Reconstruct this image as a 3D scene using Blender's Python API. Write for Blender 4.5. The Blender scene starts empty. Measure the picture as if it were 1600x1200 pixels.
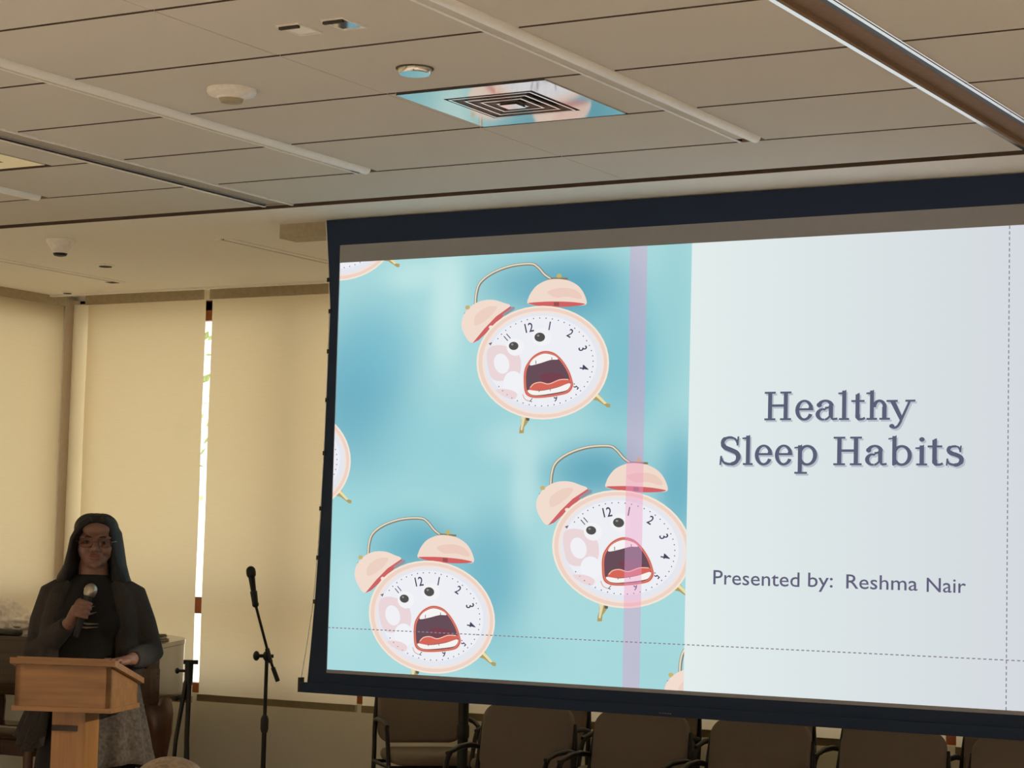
import bpy, bmesh, math, random
from mathutils import Vector, Matrix
from mathutils.geometry import tessellate_polygon
random.seed(7)
C = bpy.context.scene.collection
sc = bpy.context.scene
PI = math.pi

# ------------------------------------------------------------------ camera
CZ = 1.53                                   # eye height
FPX = 3349.19                               # focal length in pixels of a 1600 x 1200 frame
yaw, pitch, roll = math.radians(30.295), math.radians(4.5356), math.radians(1.481)
fw = Vector((-math.sin(yaw) * math.cos(pitch), math.cos(yaw) * math.cos(pitch), math.sin(pitch)))
r0 = Vector((math.cos(yaw), math.sin(yaw), 0)); u0 = r0.cross(fw)
rt = math.cos(roll) * r0 + math.sin(roll) * u0
up = -math.sin(roll) * r0 + math.cos(roll) * u0
cam_data = bpy.data.cameras.new('camera')
cam_data.sensor_width = 36; cam_data.lens = FPX / 1600 * 36
cam_data.clip_start = 0.05; cam_data.clip_end = 300
cam = bpy.data.objects.new('camera', cam_data); C.objects.link(cam)
cam.matrix_world = Matrix(((rt.x, up.x, -fw.x, 0), (rt.y, up.y, -fw.y, 0), (rt.z, up.z, -fw.z, CZ), (0, 0, 0, 1)))
sc.camera = cam

def ray(px, py): return rt * ((px - 800) / FPX) - up * ((py - 600) / FPX) + fw
def on_y(px, py, Y):
    d = ray(px, py); return Vector((0, 0, CZ)) + d * (Y / d.y)
def at_depth(px, py, D): return Vector((0, 0, CZ)) + ray(px, py) * D

# ------------------------------------------------------------------ daylight, exposure
world = bpy.data.worlds.new('daylight'); sc.world = world; world.use_nodes = True
wn = world.node_tree; wn.nodes.clear()
w_out = wn.nodes.new('ShaderNodeOutputWorld'); w_bg = wn.nodes.new('ShaderNodeBackground')
w_bg.inputs['Color'].default_value = (1.0, 0.95, 0.86, 1); w_bg.inputs['Strength'].default_value = 2.3
wn.links.new(w_bg.outputs[0], w_out.inputs[0])
sun_d = bpy.data.lights.new('sun', 'SUN'); sun_d.energy = 9; sun_d.angle = .02; sun_d.color = (1, .95, .86)
sun = bpy.data.objects.new('sun', sun_d); C.objects.link(sun); sun.rotation_euler = Vector((-.40, -.45, -.8)).to_track_quat('-Z', 'Y').to_euler()
sc.view_settings.view_transform = 'Standard'; sc.view_settings.look = 'None'
sc.view_settings.exposure = 0.0; sc.view_settings.gamma = 1.0; sc.view_settings.use_curve_mapping = False
sc.cycles.max_bounces = 10; sc.cycles.diffuse_bounces = 6; sc.cycles.transparent_max_bounces = 16
sc.cycles.transmission_bounces = 8; sc.cycles.glossy_bounces = 4
sc.cycles.use_denoising = True

# ------------------------------------------------------------------ materials
def lin(c): return tuple((v / 255 / 12.92) if v / 255 <= 0.04045 else ((v / 255 + 0.055) / 1.055) ** 2.4 for v in c)
MATS = {}
def nodes_of(name):
    m = bpy.data.materials.new(name); m.use_nodes = True; nt = m.node_tree
    return m, nt, nt.nodes['Principled BSDF']
def mat(name, rgb, rough=0.6, metal=0.0, var=0.08, scale=40, bump=0.0, stretch=None, spec=0.5):
    """plain surface with a soft noise variation; stretch gives a grain"""
    m, nt, b = nodes_of(name)
    b.inputs['Roughness'].default_value = rough; b.inputs['Metallic'].default_value = metal
    b.inputs['Specular IOR Level'].default_value = spec
    tc = nt.nodes.new('ShaderNodeTexCoord'); mp = nt.nodes.new('ShaderNodeMapping')
    if stretch: mp.inputs['Scale'].default_value = stretch
    no = nt.nodes.new('ShaderNodeTexNoise'); no.inputs['Scale'].default_value = scale; no.inputs['Detail'].default_value = 4
    nt.links.new(tc.outputs['Object'], mp.inputs[0]); nt.links.new(mp.outputs[0], no.inputs['Vector'])
    rp = nt.nodes.new('ShaderNodeValToRGB'); c = lin(rgb)
    rp.color_ramp.elements[0].position = 0.3; rp.color_ramp.elements[1].position = 0.7
    rp.color_ramp.elements[0].color = tuple(v * (1 - var) for v in c) + (1,)
    rp.color_ramp.elements[1].color = tuple(min(1, v * (1 + var)) for v in c) + (1,)
    nt.links.new(no.outputs['Fac'], rp.inputs[0]); nt.links.new(rp.outputs[0], b.inputs['Base Color'])
    if bump:
        bp = nt.nodes.new('ShaderNodeBump'); bp.inputs['Strength'].default_value = bump; bp.inputs['Distance'].default_value = 0.004
        nt.links.new(no.outputs['Fac'], bp.inputs['Height']); nt.links.new(bp.outputs[0], b.inputs['Normal'])
    MATS[name] = m; return m
def wood(name, rgb, var=0.35, rough=0.4, axis=0):
    st = [9, 9, 9]; st[axis] = 0.7
    return mat(name, rgb, rough, 0, var, 4, 0.05, tuple(st))
def emis(name, rgb, k=1.0):
    m = bpy.data.materials.new(name); m.use_nodes = True; nt = m.node_tree; nt.nodes.clear()
    o = nt.nodes.new('ShaderNodeOutputMaterial'); e = nt.nodes.new('ShaderNodeEmission')
    e.inputs['Color'].default_value = lin(rgb) + (1,); e.inputs['Strength'].default_value = k
    nt.links.new(e.outputs[0], o.inputs[0]); MATS[name] = m; return m

M_ceil = mat('ceiling_tile', (208, 202, 192), 0.9, var=0.03, scale=220, bump=0.15)
M_gyp = mat('ceiling_gypsum', (238, 234, 226), 0.9, var=0.02, scale=60)
M_dark = mat('slot_dark', (62, 54, 48), 0.8)
M_groove = mat('ceiling_plenum', (92, 77, 65), 0.9)
M_white = mat('white_trim', (232, 228, 220), 0.35)
M_gloss = mat('glossy_white_metal', (215, 212, 206), 0.06, 0.9, var=0.02)
M_lip = mat('bright_metal_lip', (250, 248, 244), 0.09, 0.95, var=0.02)
M_lens = mat('lamp_lens', (240, 238, 232), 0.3, var=0.02)
M_wall = mat('wall_paint', (222, 218, 208), 0.85, var=0.03, scale=90)
M_column = mat('column_paint', (186, 170, 152), 0.8, var=0.04)
M_floor = mat('carpet', (170, 161, 150), 0.95, var=0.2, scale=300, bump=0.3)
M_rail = mat('shade_rail', (140, 128, 98), 0.5)
M_frame = mat('bronze_window_frame', (150, 84, 52), 0.45, 0.2)
M_black = mat('black_metal', (20, 18, 17), 0.45, 0.2)
M_blackp = mat('black_plastic', (22, 20, 20), 0.5)
M_border = mat('black_screen_border', (36, 52, 78), 0.75, var=0.1, scale=300, spec=0.3)
M_screen = mat('projection_screen', (154, 155, 160), 0.9, var=0.02)
M_house = mat('screen_housing', (170, 158, 132), 0.6)
M_oak = wood('oak_panel', (140, 99, 58), 0.22, 0.35, 0)
M_oakv = wood('oak_post', (150, 106, 60), 0.22, 0.35, 2)
M_walnut = wood('dark_piano_wood', (58, 38, 27), 0.25, 0.12, 0)
M_walnutv = wood('piano_leg_wood', (78, 50, 34), 0.25, 0.25, 2)
M_fab = mat('beige_upholstery', (124, 113, 103), 0.95, var=0.12, scale=350, bump=0.25)
M_skin = mat('skin', (126, 92, 78), 0.55, var=0.08, scale=30)
M_lips = mat('lip_tint', (128, 74, 66), 0.5)
M_hair = mat('black_hair', (15, 13, 13), 0.6, var=0.3, scale=6, stretch=(14, 14, 1), bump=0.5)
M_shirt = mat('black_knit', (19, 18, 18), 0.9, var=0.2, scale=200, bump=0.2)
M_cardi = mat('charcoal_knit', (50, 47, 45), 0.95, var=0.25, scale=160, bump=0.4)
M_tunic = mat('grey_speckled_cloth', (78, 70, 63), 0.95, var=0.45, scale=70, bump=0.2)
M_print = mat('pale_print', (130, 122, 112), 0.9)
M_trous = mat('black_cloth', (26, 24, 24), 0.9)
M_chrome = mat('silver_grille', (170, 165, 150), 0.3, 0.9)
M_gold = mat('gold', (220, 175, 90), 0.25, 1.0)
M_pearl = mat('pearl', (235, 230, 220), 0.25)
M_eye = mat('eye_white', (118, 100, 90), 0.3)
M_cloth = mat('white_crumpled_cloth', (238, 232, 226), 0.9, var=0.08, scale=30)
M_blond = mat('ash_blond_hair', (146, 130, 110), 0.6, var=0.35, scale=6, stretch=(18, 18, 3), bump=0.5)
M_blouse = mat('plum_cloth', (96, 76, 84), 0.9)
M_key = mat('ivory', (225, 218, 200), 0.3)
M_book = mat('dark_book_cover', (44, 40, 40), 0.6)
M_paper = mat('page_edges', (170, 160, 140), 0.9)
M_brick = mat('exterior_stucco', (210, 200, 185), 0.9)
M_pave = mat('pale_paving', (190, 185, 172), 0.9)
M_leaf = mat('leaf', (150, 165, 110), 0.7, var=0.3)
M_bark = mat('bark', (92, 72, 56), 0.9)

def shade_mat():
    m, nt, b = nodes_of('woven_shade_cloth')
    nt.nodes.remove(b); o = nt.nodes['Material Output']
    d = nt.nodes.new('ShaderNodeBsdfDiffuse'); t = nt.nodes.new('ShaderNodeBsdfTranslucent'); a = nt.nodes.new('ShaderNodeAddShader')
    d.inputs[0].default_value = lin((150, 136, 108)) + (1,)
    tc = nt.nodes.new('ShaderNodeTexCoord'); mp = nt.nodes.new('ShaderNodeMapping'); mp.inputs['Scale'].default_value = (1, 1, 14)
    no = nt.nodes.new('ShaderNodeTexNoise'); no.inputs['Scale'].default_value = 9; no.inputs['Detail'].default_value = 5
    nt.links.new(tc.outputs['Object'], mp.inputs[0]); nt.links.new(mp.outputs[0], no.inputs['Vector'])
    r = nt.nodes.new('ShaderNodeValToRGB'); r.color_ramp.elements[0].position = .25; r.color_ramp.elements[1].position = .75
    r.color_ramp.elements[0].color = (0.360, 0.300, 0.214, 1); r.color_ramp.elements[1].color = (0.384, 0.322, 0.232, 1)
    nt.links.new(no.outputs['Fac'], r.inputs[0]); nt.links.new(r.outputs[0], t.inputs[0])
    nt.links.new(d.outputs[0], a.inputs[0]); nt.links.new(t.outputs[0], a.inputs[1]); nt.links.new(a.outputs[0], o.inputs[0])
    return m
M_shade = shade_mat()
def glass_mat():
    m, nt, b = nodes_of('window_glass'); nt.nodes.remove(b); o = nt.nodes['Material Output']
    t = nt.nodes.new('ShaderNodeBsdfTransparent'); g = nt.nodes.new('ShaderNodeBsdfGlossy'); g.inputs['Roughness'].default_value = 0.02
    t.inputs[0].default_value = (.92, .95, .93, 1); x = nt.nodes.new('ShaderNodeMixShader'); x.inputs[0].default_value = 0.06
    nt.links.new(t.outputs[0], x.inputs[1]); nt.links.new(g.outputs[0], x.inputs[2]); nt.links.new(x.outputs[0], o.inputs[0]); return m
M_glass = glass_mat()

# ------------------------------------------------------------------ mesh helpers
class MB:
    def __init__(s): s.v = []; s.f = []; s.mi = []; s.m = 0
    def add(s, vs, fs):
        n = len(s.v); s.v += [tuple(v) for v in vs]
        for f in fs: s.f.append(tuple(i + n for i in f)); s.mi.append(s.m)
        return s
    def box(s, a, b, M=None):
        x0, y0, z0 = a; x1, y1, z1 = b
        vs = [Vector(p) for p in ((x0, y0, z0), (x1, y0, z0), (x1, y1, z0), (x0, y1, z0), (x0, y0, z1), (x1, y0, z1), (x1, y1, z1), (x0, y1, z1))]
        if M is not None: vs = [M @ v for v in vs]
        return s.add(vs, [(0, 3, 2, 1), (4, 5, 6, 7), (0, 1, 5, 4), (1, 2, 6, 5), (2, 3, 7, 6), (3, 0, 4, 7)])
    def loft(s, pts, radii, n=16, upv=None, caps=True):
        """swept elliptical tube; radii: r or (r_side, r_other)"""
        pts = [Vector(p) for p in pts]; rings = []; prev = None
        for i, p in enumerate(pts):
            t = (pts[min(i + 1, len(pts) - 1)] - pts[max(i - 1, 0)]).normalized()
            if upv is not None: a = Vector(upv) - t * t.dot(Vector(upv))
            elif prev is None:
                a = Vector((1, 0, 0)) if abs(t.x) < 0.9 else Vector((0, 1, 0)); a = a - t * t.dot(a)
            else: a = prev - t * t.dot(prev)
            a.normalize(); prev = a; b = t.cross(a)
            r = radii[i] if isinstance(radii, (list, tuple)) else radii
            ra, rb = r if isinstance(r, (list, tuple)) else (r, r)
            rings.append([p + a * ra * math.cos(2 * PI * k / n) + b * rb * math.sin(2 * PI * k / n) for k in range(n)])
        vs = [v for r in rings for v in r]; fs = []
        for i in range(len(rings) - 1):
            for k in range(n): fs.append((i * n + k, i * n + (k + 1) % n, (i + 1) * n + (k + 1) % n, (i + 1) * n + k))
        if caps:
            fs.append(tuple(range(n - 1, -1, -1))); fs.append(tuple((len(rings) - 1) * n + k for k in range(n)))
        return s.add(vs, fs)
    def tube(s, pts, r, n=10, smooth=0):
        for _ in range(smooth):
            q = [Vector(pts[0])]
            for i in range(len(pts) - 1):
                a, b = Vector(pts[i]), Vector(pts[i + 1]); q += [a * .75 + b * .25, a * .25 + b * .75]
            q.append(Vector(pts[-1])); pts = q
        return s.loft(pts, r, n)
    def lathe(s, prof, n=28, c=(0, 0, 0)):
        vs = []; fs = []; c = Vector(c)
        for r, z in prof:
            for k in range(n): vs.append(c + Vector((r * math.cos(2 * PI * k / n), r * math.sin(2 * PI * k / n), z)))
        for i in range(len(prof) - 1):
            for k in range(n): fs.append((i * n + k, i * n + (k + 1) % n, (i + 1) * n + (k + 1) % n, (i + 1) * n + k))
        fs.append(tuple(range(n - 1, -1, -1))); fs.append(tuple((len(prof) - 1) * n + k for k in range(n)))
        return s.add(vs, fs)
    def ell(s, c, r, M=None, nu=20, nv=12):
        vs = [Vector((0, 0, -r[2]))]; fs = []
        for j in range(1, nv):
            t = -PI / 2 + PI * j / nv
            for k in range(nu):
                p = 2 * PI * k / nu; vs.append(Vector((r[0] * math.cos(t) * math.cos(p), r[1] * math.cos(t) * math.sin(p), r[2] * math.sin(t))))
        vs.append(Vector((0, 0, r[2])))
        for k in range(nu): fs.append((0, 1 + (k + 1) % nu, 1 + k))
        for j in range(nv - 2):
            for k in range(nu):
                a = 1 + j * nu; fs.append((a + k, a + (k + 1) % nu, a + nu + (k + 1) % nu, a + nu + k))
        a = 1 + (nv - 2) * nu
        for k in range(nu): fs.append((a + k, a + (k + 1) % nu, len(vs) - 1))
        c = Vector(c); vs = [(M @ v if M is not None else v) + c for v in vs]
        return s.add(vs, fs)
    def panel(s, w, h, t, r, M, n=6, edge=0.35):
        """cushion-like panel: rounded outline in local x/z, thickness along y, soft edges"""
        def outline(ins):
            pts = []; rr = max(r - ins, 0.004)
            for cx, cz, a0 in ((w / 2 - r, h / 2 - r, 0), (-w / 2 + r, h / 2 - r, 90), (-w / 2 + r, -h / 2 + r, 180), (w / 2 - r, -h / 2 + r, 270)):
                for k in range(n + 1):
                    a = math.radians(a0 + 90 * k / n); pts.append((cx + rr * math.cos(a), cz + rr * math.sin(a)))
            return pts
        e = t * edge; layers = [(-t / 2, e * 1.3), (-t / 2 + e * .3, e * .4), (-t / 2 + e, 0), (t / 2 - e, 0), (t / 2 - e * .3, e * .4), (t / 2, e * 1.3)]
        vs = []; fs = []; N = 4 * (n + 1)
        for y, ins in layers: vs += [M @ Vector((x, y, z)) for x, z in outline(ins)]
        for i in range(len(layers) - 1):
            for k in range(N): fs.append((i * N + k, i * N + (k + 1) % N, (i + 1) * N + (k + 1) % N, (i + 1) * N + k))
        fs.append(tuple(range(N - 1, -1, -1))); fs.append(tuple((len(layers) - 1) * N + k for k in range(N)))
        return s.add(vs, fs)
    def prism(s, poly, z0, z1):
        n = len(poly); vs = [(x, y, z0) for x, y in poly] + [(x, y, z1) for x, y in poly]
        fs = [tuple(range(n - 1, -1, -1)), tuple(range(n, 2 * n))] + [(k, (k + 1) % n, n + (k + 1) % n, n + k) for k in range(n)]
        return s.add(vs, fs)
    def mesh(s, name, mats):
        me = bpy.data.meshes.new(name); me.from_pydata(s.v, [], s.f); me.update()
        for m in (mats if isinstance(mats, (list, tuple)) else [mats]): me.materials.append(m)
        me.polygons.foreach_set('material_index', s.mi)
        return me
    def build(s, name, mats, parent=None, smooth=None, loc=None, fix=True):
        me = s.mesh(name, mats)
        if fix:
            bm = bmesh.new(); bm.from_mesh(me); bmesh.ops.recalc_face_normals(bm, faces=bm.faces); bm.to_mesh(me); bm.free()
        o = bpy.data.objects.new(name, me); C.objects.link(o)
        if parent is not None: o.parent = parent
        if loc is not None: o.location = loc
        if smooth is not None: soft(o, smooth)
        return o
def soft(o, deg=40):
    me = o.data; me.polygons.foreach_set('use_smooth', [True] * len(me.polygons)); me.set_sharp_from_angle(angle=math.radians(deg)); return o
def fuse(name, mb, voxel, m, parent=None, it=4, fac=0.5):
    """weld overlapping closed shapes into one continuous skin"""
    me = mb.mesh(name + '_src', m); o = bpy.data.objects.new(name + '_src', me); C.objects.link(o)
    bm = bmesh.new(); bm.from_mesh(me); bmesh.ops.recalc_face_normals(bm, faces=bm.faces); bm.to_mesh(me); bm.free()
    rm = o.modifiers.new('r', 'REMESH'); rm.mode = 'VOXEL'; rm.voxel_size = voxel; rm.adaptivity = 0
    sm = o.modifiers.new('s', 'SMOOTH'); sm.iterations = it; sm.factor = fac
    dg = bpy.context.evaluated_depsgraph_get(); dg.update()
    new = bpy.data.meshes.new_from_object(o.evaluated_get(dg)); bpy.data.objects.remove(o); new.name = name
    new.materials.clear(); new.materials.append(m)
    new.polygons.foreach_set('use_smooth', [True] * len(new.polygons))
    r = bpy.data.objects.new(name, new); C.objects.link(r)
    if parent is not None: r.parent = parent
    return r
def tag(o, label=None, cat=None, group=None, kind=None):
    if label: o['label'] = label
    if cat: o['category'] = cat
    if group: o['group'] = group
    if kind: o['kind'] = kind
    return o
def empty(name, loc=(0, 0, 0), rz=0, label=None, cat=None, group=None):
    o = bpy.data.objects.new(name, None); C.objects.link(o); o.location = loc; o.rotation_euler = (0, 0, rz); o.empty_display_size = .1
    return tag(o, label, cat, group)
def struct(o): o['kind'] = 'structure'; return o
def copy_tree(o, parent=None):
    c = o.copy(); C.objects.link(c)
    if parent is not None: c.parent = parent
    for ch in [x for x in sc.objects if x.parent == o]: copy_tree(ch, c)
    return c
def RZ(a): return Matrix.Rotation(a, 4, 'Z')
def RX(a): return Matrix.Rotation(a, 4, 'X')
def RY(a): return Matrix.Rotation(a, 4, 'Y')
def T(x, y, z): return Matrix.Translation((x, y, z))

# ------------------------------------------------------------------ room shell
H = 1.56; ZC = CZ + H                     # ceiling height 3.09
XL, XR, YB, YF = -9.43, 3.6, -4.2, 10.50
YS = 8.25                                 # plane of the projection screen
SILL = 0.63
struct(MB().box((XL - .2, YB - .2, -.1), (XR + .2, YF + .2, 0)).build('floor', M_floor))
struct(MB().box((XR, YB, 0), (XR + .15, YF + .2, ZC + .36)).build('wall_right', M_wall))
struct(MB().box((XL - .15, YB - .15, 0), (XR + .15, YB, ZC + .36)).build('wall_rear', M_wall))
# window wall: parapet, header, piers between the four window bays
w = MB(); w.box((XL - .15, YF, 0), (XR + .15, YF + .15, SILL)).box((XL - .15, YF, ZC - .03), (XR + .15, YF + .15, ZC + .36))
w.box((XL - .15, YF, SILL), (XL + .12, YF + .15, ZC)).box((-1.8, YF, SILL), (XR + .15, YF + .15, ZC))
struct(w.build('wall_back', M_wall))
w = MB(); w.box((XL - .15, YB, 0), (XL, YF, SILL)).box((XL - .15, YB, ZC - .03), (XL, YF, ZC + .36))
w.box((XL - .15, YF - .15, SILL), (XL, YF, ZC)).box((XL - .15, YB, SILL), (XL, YB + .4, ZC))
struct(w.build('wall_left', M_wall))
struct(MB().box((XL - 2.0, YB - .2, ZC + .35), (XR + .2, YF + 2.2, ZC + .5)).build('roof_slab', M_brick))  # unseen overhang, deepened to darken the tops of the window shades
struct(MB().box((XL, YF - .02, 0), (XR, YF, .1)).build('baseboard_back', M_dark))

def window(n, p, q, axis):
    """bronze frame with two transoms and one pane; p..q along the wall"""
    f = MB(); y0, y1 = (YF + .04, YF + .10)
    def bx(a0, a1, z0, z1, m=f, d0=y0, d1=y1):
        if axis == 'x': m.box((a0, d0, z0), (a1, d1, z1))
        else: m.box((XL - .04 - (d1 - y0) - .02, a0, z0), (XL - .04 - (d0 - y0) - .02, a1, z1))
    bx(p, p + .05, SILL, ZC - .03); bx(q - .05, q, SILL, ZC - .03)
    bx(p, q, SILL, SILL + .06); bx(p, q, ZC - .09, ZC - .03)
    for zc, hh in ((1.165, .05), (2.995, .06)): bx(p, q, zc - hh, zc + hh)
    o = struct(f.build('window_%d' % n, M_frame)); g = MB(); bx(p + .04, q - .04, SILL + .05, ZC - .08, g, y0 + .025, y0 + .033)
    g.build('window_pane', M_glass, o)
wb = [XL + .12, -7.60, -6.30, -4.6, -3.2, -1.8]
for i in range(5): window(i + 1, wb[i], wb[i + 1], 'x')
wl = [YB + .4, -1.6, .8, 3.2, 5.6, 8.0, YF - .15]
for i in range(6): window(i + 6, wl[i], wl[i + 1], 'y')

# ---- ceiling: tiles with open joints, slots left free, one dark backing plane above
c = MB(); rows = [4.657 * H - .397 * H * k for k in range(0, 32)]
sl = {'D': (-2.352, -2.205), 'C': (-3.277, -3.178), 'A': (-5.012, -4.912), 'B': (-5.906, -5.752), 'E': (-6.800, -6.705)}
HOLES = [(-4.017, -3.433), (-6.700, -6.120)]      # lay-in air diffusers
def rowtiles(y0, y1, cuts, g=.009):
    xs = [XL, -8.6, -7.7]; xs2 = []
    edges = [XL, -8.6, -7.7]
    pieces = [(XL, -8.55), (-8.55, -7.66)]
    x = -7.66
    seq = [('E', sl['E'])] if 'E' in cuts else []
    allc = sorted([sl[k] for k in cuts])
    joints = [-4.05, -1.35, -.5, .35, 1.2, 2.05, 2.9]
    stops = sorted([(a, b) for a, b in allc] + [(j - .0006, j + .0006) for j in joints] + HOLES * (y0 < 6.33 < y1))
    for a, b in stops: pieces.append((x, a)); x = b
    pieces.append((x, XR))
    for a, b in pieces:
        if b - a > .01:
            c.box((a + .001, y0 + g, ZC), (b - .001, y1 - g, ZC + .018)); c.mi[-4] = c.mi[-2] = 1     # dark reveal along the long edges
for k in range(len(rows) - 1): rowtiles(rows[k + 1], rows[k], 'DCABE')
rowtiles(rows[0], 5.016 * H, 'DB')
yg0, yg1 = 5.016 * H, 5.068 * H
c.m = 1; c.box((XL, YB, ZC + .06), (XR, yg1, ZC + .09)); c.box((XL, yg0, ZC + .05), (XR, yg1 + .02, ZC + .058)); c.box((XL, yg1 - .004, ZC + .001), (XR, yg1 - .0005, ZC + .05))
struct(c.build('ceiling', [M_ceil, M_groove]))
c = MB(); c.box((XL, yg1, ZC), (XR, 10.16, ZC + .05)); c.box((XL, 10.16, ZC - .012), (XR, 10.19, ZC + .05)).box((XL, 10.19, ZC + .03), (XR, YF, ZC + .05))
struct(c.build('ceiling_rear', M_gyp))

# slot fixtures ------------------------------------------------------------
M_rail2 = mat('grey_slot_blade', (165, 158, 148), 0.6)
M_recess = mat('slot_recess_paint', (138, 112, 90), 0.8)
def slot(key, y1, kind, label, y0=YB + .05):
    a, b = sl[key]; o = empty('ceiling_slot', ((a + b) / 2, y1, ZC), 0, label, 'ceiling slot', 'linear slots running along the tiled ceiling')
    w_ = (b - a) / 2; L = y0 - y1
    dp = .02
    m = MB(); m.box((-w_, L, dp), (w_, 0, dp + .01)).box((-w_ - .002, L, -.001), (-w_ + .004, 0, .055)).box((w_ - .004, L, 0), (w_ + .002, 0, .055)).box((-w_, -.004, 0), (w_, 0, .05))
    m.build('recess', M_rail2 if kind == 'narrow' else M_recess, o)
    if kind == 'wide':
        MB().box((-w_ - .012, L, -.006), (-w_ + .006, 0, .004)).build('lip', M_lip, o)
        l2 = MB(); l2.box((w_ - .008, L, -.008), (w_ + .006, 0, .004)).box((w_ + .009, L, -.006), (w_ + .014, 0, .004)); l2.build('lip', M_lip, o)
        MB().box((w_ - .036, L, -.001), (w_ - .01, 0, .02)).build('inset_strip', M_black, o)  # flat black strip set beside the right lip
    elif kind == 'narrow':
        MB().box((-w_ - .008, L, -.005), (-w_ + .004, 0, .004)).build('lip', M_white, o)
        MB().box((w_ - .006, L, -.006), (w_ + .006, 0, .004)).build('lip', M_white, o)
        MB().box((-w_ + .02, L, .008), (w_ - .03, 0, .018)).build('inset_strip', M_rail2, o)
    else:
        MB().box((-w_ - .008, L, -.004), (-w_ + .004, 0, .006)).build('lip', M_white, o)
        MB().box((-w_ + .004, L, -.001), (w_ - .02, -.06, .018)).build('reflector', M_ceil, o)
        t = MB(); t.tube([(w_ - .016, L, .0), (w_ - .016, -.06, .0)], .022, 14); soft(t.build('lamp_lens', M_lens, o))
    return o
slot('D', yg0, 'wide', 'widest ceiling slot with bright metal lips at upper right')
slot('C', rows[0], 'lamp', 'unlit white linear lamp in the ceiling passing just right of the square air diffuser')
slot('A', rows[0], 'lamp', 'unlit white linear lamp in the ceiling between the square lights and the grey slot')
slot('B', yg0, 'narrow', 'grey recessed slot with thin white lips reaching the ceiling gap at left')
slot('E', rows[0], 'lamp', 'unlit white linear lamp cut off by the left edge of the photo')

# air diffusers --------------------------------------------------------------
M_vane = mat('louvre_paint', (128, 116, 108), 0.5)
def diffuser(loc, label, s=.292):
    o = empty('air_diffuser', loc, 0, label, 'air diffuser', 'square air diffusers')
    f = MB(); i = .6 * s
    for k, (a, b) in enumerate((((-s, -s), (s, -i)), ((-s, i), (s, s)), ((-s, -i), (-i, i)), ((i, -i), (s, i)))):
        f.box((a[0], a[1], -.005), (b[0], b[1], .006))
    f.build('face_plate', M_gloss, o)
    MB().box((-i, -i, .03), (i, i, .035)).build('throat', M_dark, o)
    for k in range(4):
        r1 = i * (1 - .23 * k) - .012; r0_ = r1 - .026; v = MB()
        for sx in range(4):
            Rm = RZ(sx * PI / 2)
            p = [Vector((-r1, -r1, -.005)), Vector((r1, -r1, -.005)), Vector((r0_, -r0_, .014)), Vector((-r0_, -r0_, .014))]
            q = [x + Vector((0, 0, .003)) for x in p]
            v.add([Rm @ x for x in p + q], [(3, 2, 1, 0), (4, 5, 6, 7), (0, 1, 5, 4), (1, 2, 6, 5), (2, 3, 7, 6), (3, 0, 4, 7)])
        v.m = 1
        for sx in range(4): v.add([RZ(sx * PI / 2) @ Vector(p) for p in ((-r1, -r1, -.007), (r1, -r1, -.007), (r1 - .007, -r1 + .007, -.007), (-r1 + .007, -r1 + .007, -.007))], [(0, 3, 2, 1)])
        v.build('louvre_ring', [M_vane, M_lip], o)
    MB().add([(-.035, -.035, -.012), (.035, -.035, -.012), (.035, .035, -.012), (-.035, .035, -.012), (0, 0, .02)], [(0, 3, 2, 1), (0, 1, 4), (1, 2, 4), (2, 3, 4), (3, 0, 4)]).build('centre_cone', M_lip, o)
    return o
diffuser((-3.725, 6.33, ZC), 'square metal air diffuser shining turquoise and pink, beside the white linear lamp')
diffuser((-6.41, 6.30, ZC), 'beige square air diffuser cut off by the left edge of the photo')

# added ceiling lamps out of view, put in to brighten the whole room
def fill_lamp(x, y):
    o = empty('added_fill_lamp', (x, y, ZC), 0, 'added unseen fill lamp brightening the room', 'ceiling lamp', 'added fill lamps out of view')
    MB().lathe([(.10, 0), (.10, -.004), (.075, -.006), (.07, .012)], 28).build('trim_ring', M_white, o, 40)
    ld = bpy.data.lights.new('fill_beam', 'SPOT'); ld.energy = 500; ld.color = (1.0, .91, .80); ld.spot_size = math.radians(84); ld.spot_blend = .5; ld.shadow_soft_size = .07
    l = bpy.data.objects.new('fill_beam', ld); C.objects.link(l); l.parent = o; l.location = (0, 0, -.02)
for x in (-6.2, -3.6, -1.0, 1.6):
    for y in (-2.8, -.6, 1.6): fill_lamp(x, y)
for x, y in ((-5.4, 3.3), (-.2, 3.4), (1.8, 4.2), (1.6, 6.4), (1.6, 8.6), (-8.0, 4.4)): fill_lamp(x, y)

def spotlight(x, y, aim):  # added spot lamp out of view, lifts the side of the lectern
    o = empty('added_spotlight', (x, y, ZC), 0, 'added unseen spotlight brightening the lectern side', 'spotlight')
    MB().box((-.05, -.02, -.03), (.05, .02, 0)).build('bracket', M_blackp, o)
    d = (Vector(aim) - Vector((x, y, ZC - .1))).normalized()
    c_ = MB(); c_.loft([Vector((0, 0, -.08)) - d * .05, Vector((0, 0, -.08)) + d * .07], [.028, .036], 18); c_.build('can', M_black, o, 40)
    ld = bpy.data.lights.new('fill_beam', 'SPOT'); ld.energy = 1150; ld.color = (1, .86, .64); ld.spot_size = math.radians(9.5); ld.spot_blend = .6; ld.shadow_soft_size = .03
    l = bpy.data.objects.new('fill_beam', ld); C.objects.link(l); l.parent = o; l.location = Vector((0, 0, -.08)) + d * .09; l.rotation_euler = d.to_track_quat('-Z', 'Y').to_euler()
spotlight(.8, 7.55, (-5.70, 6.62, .70))

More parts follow.
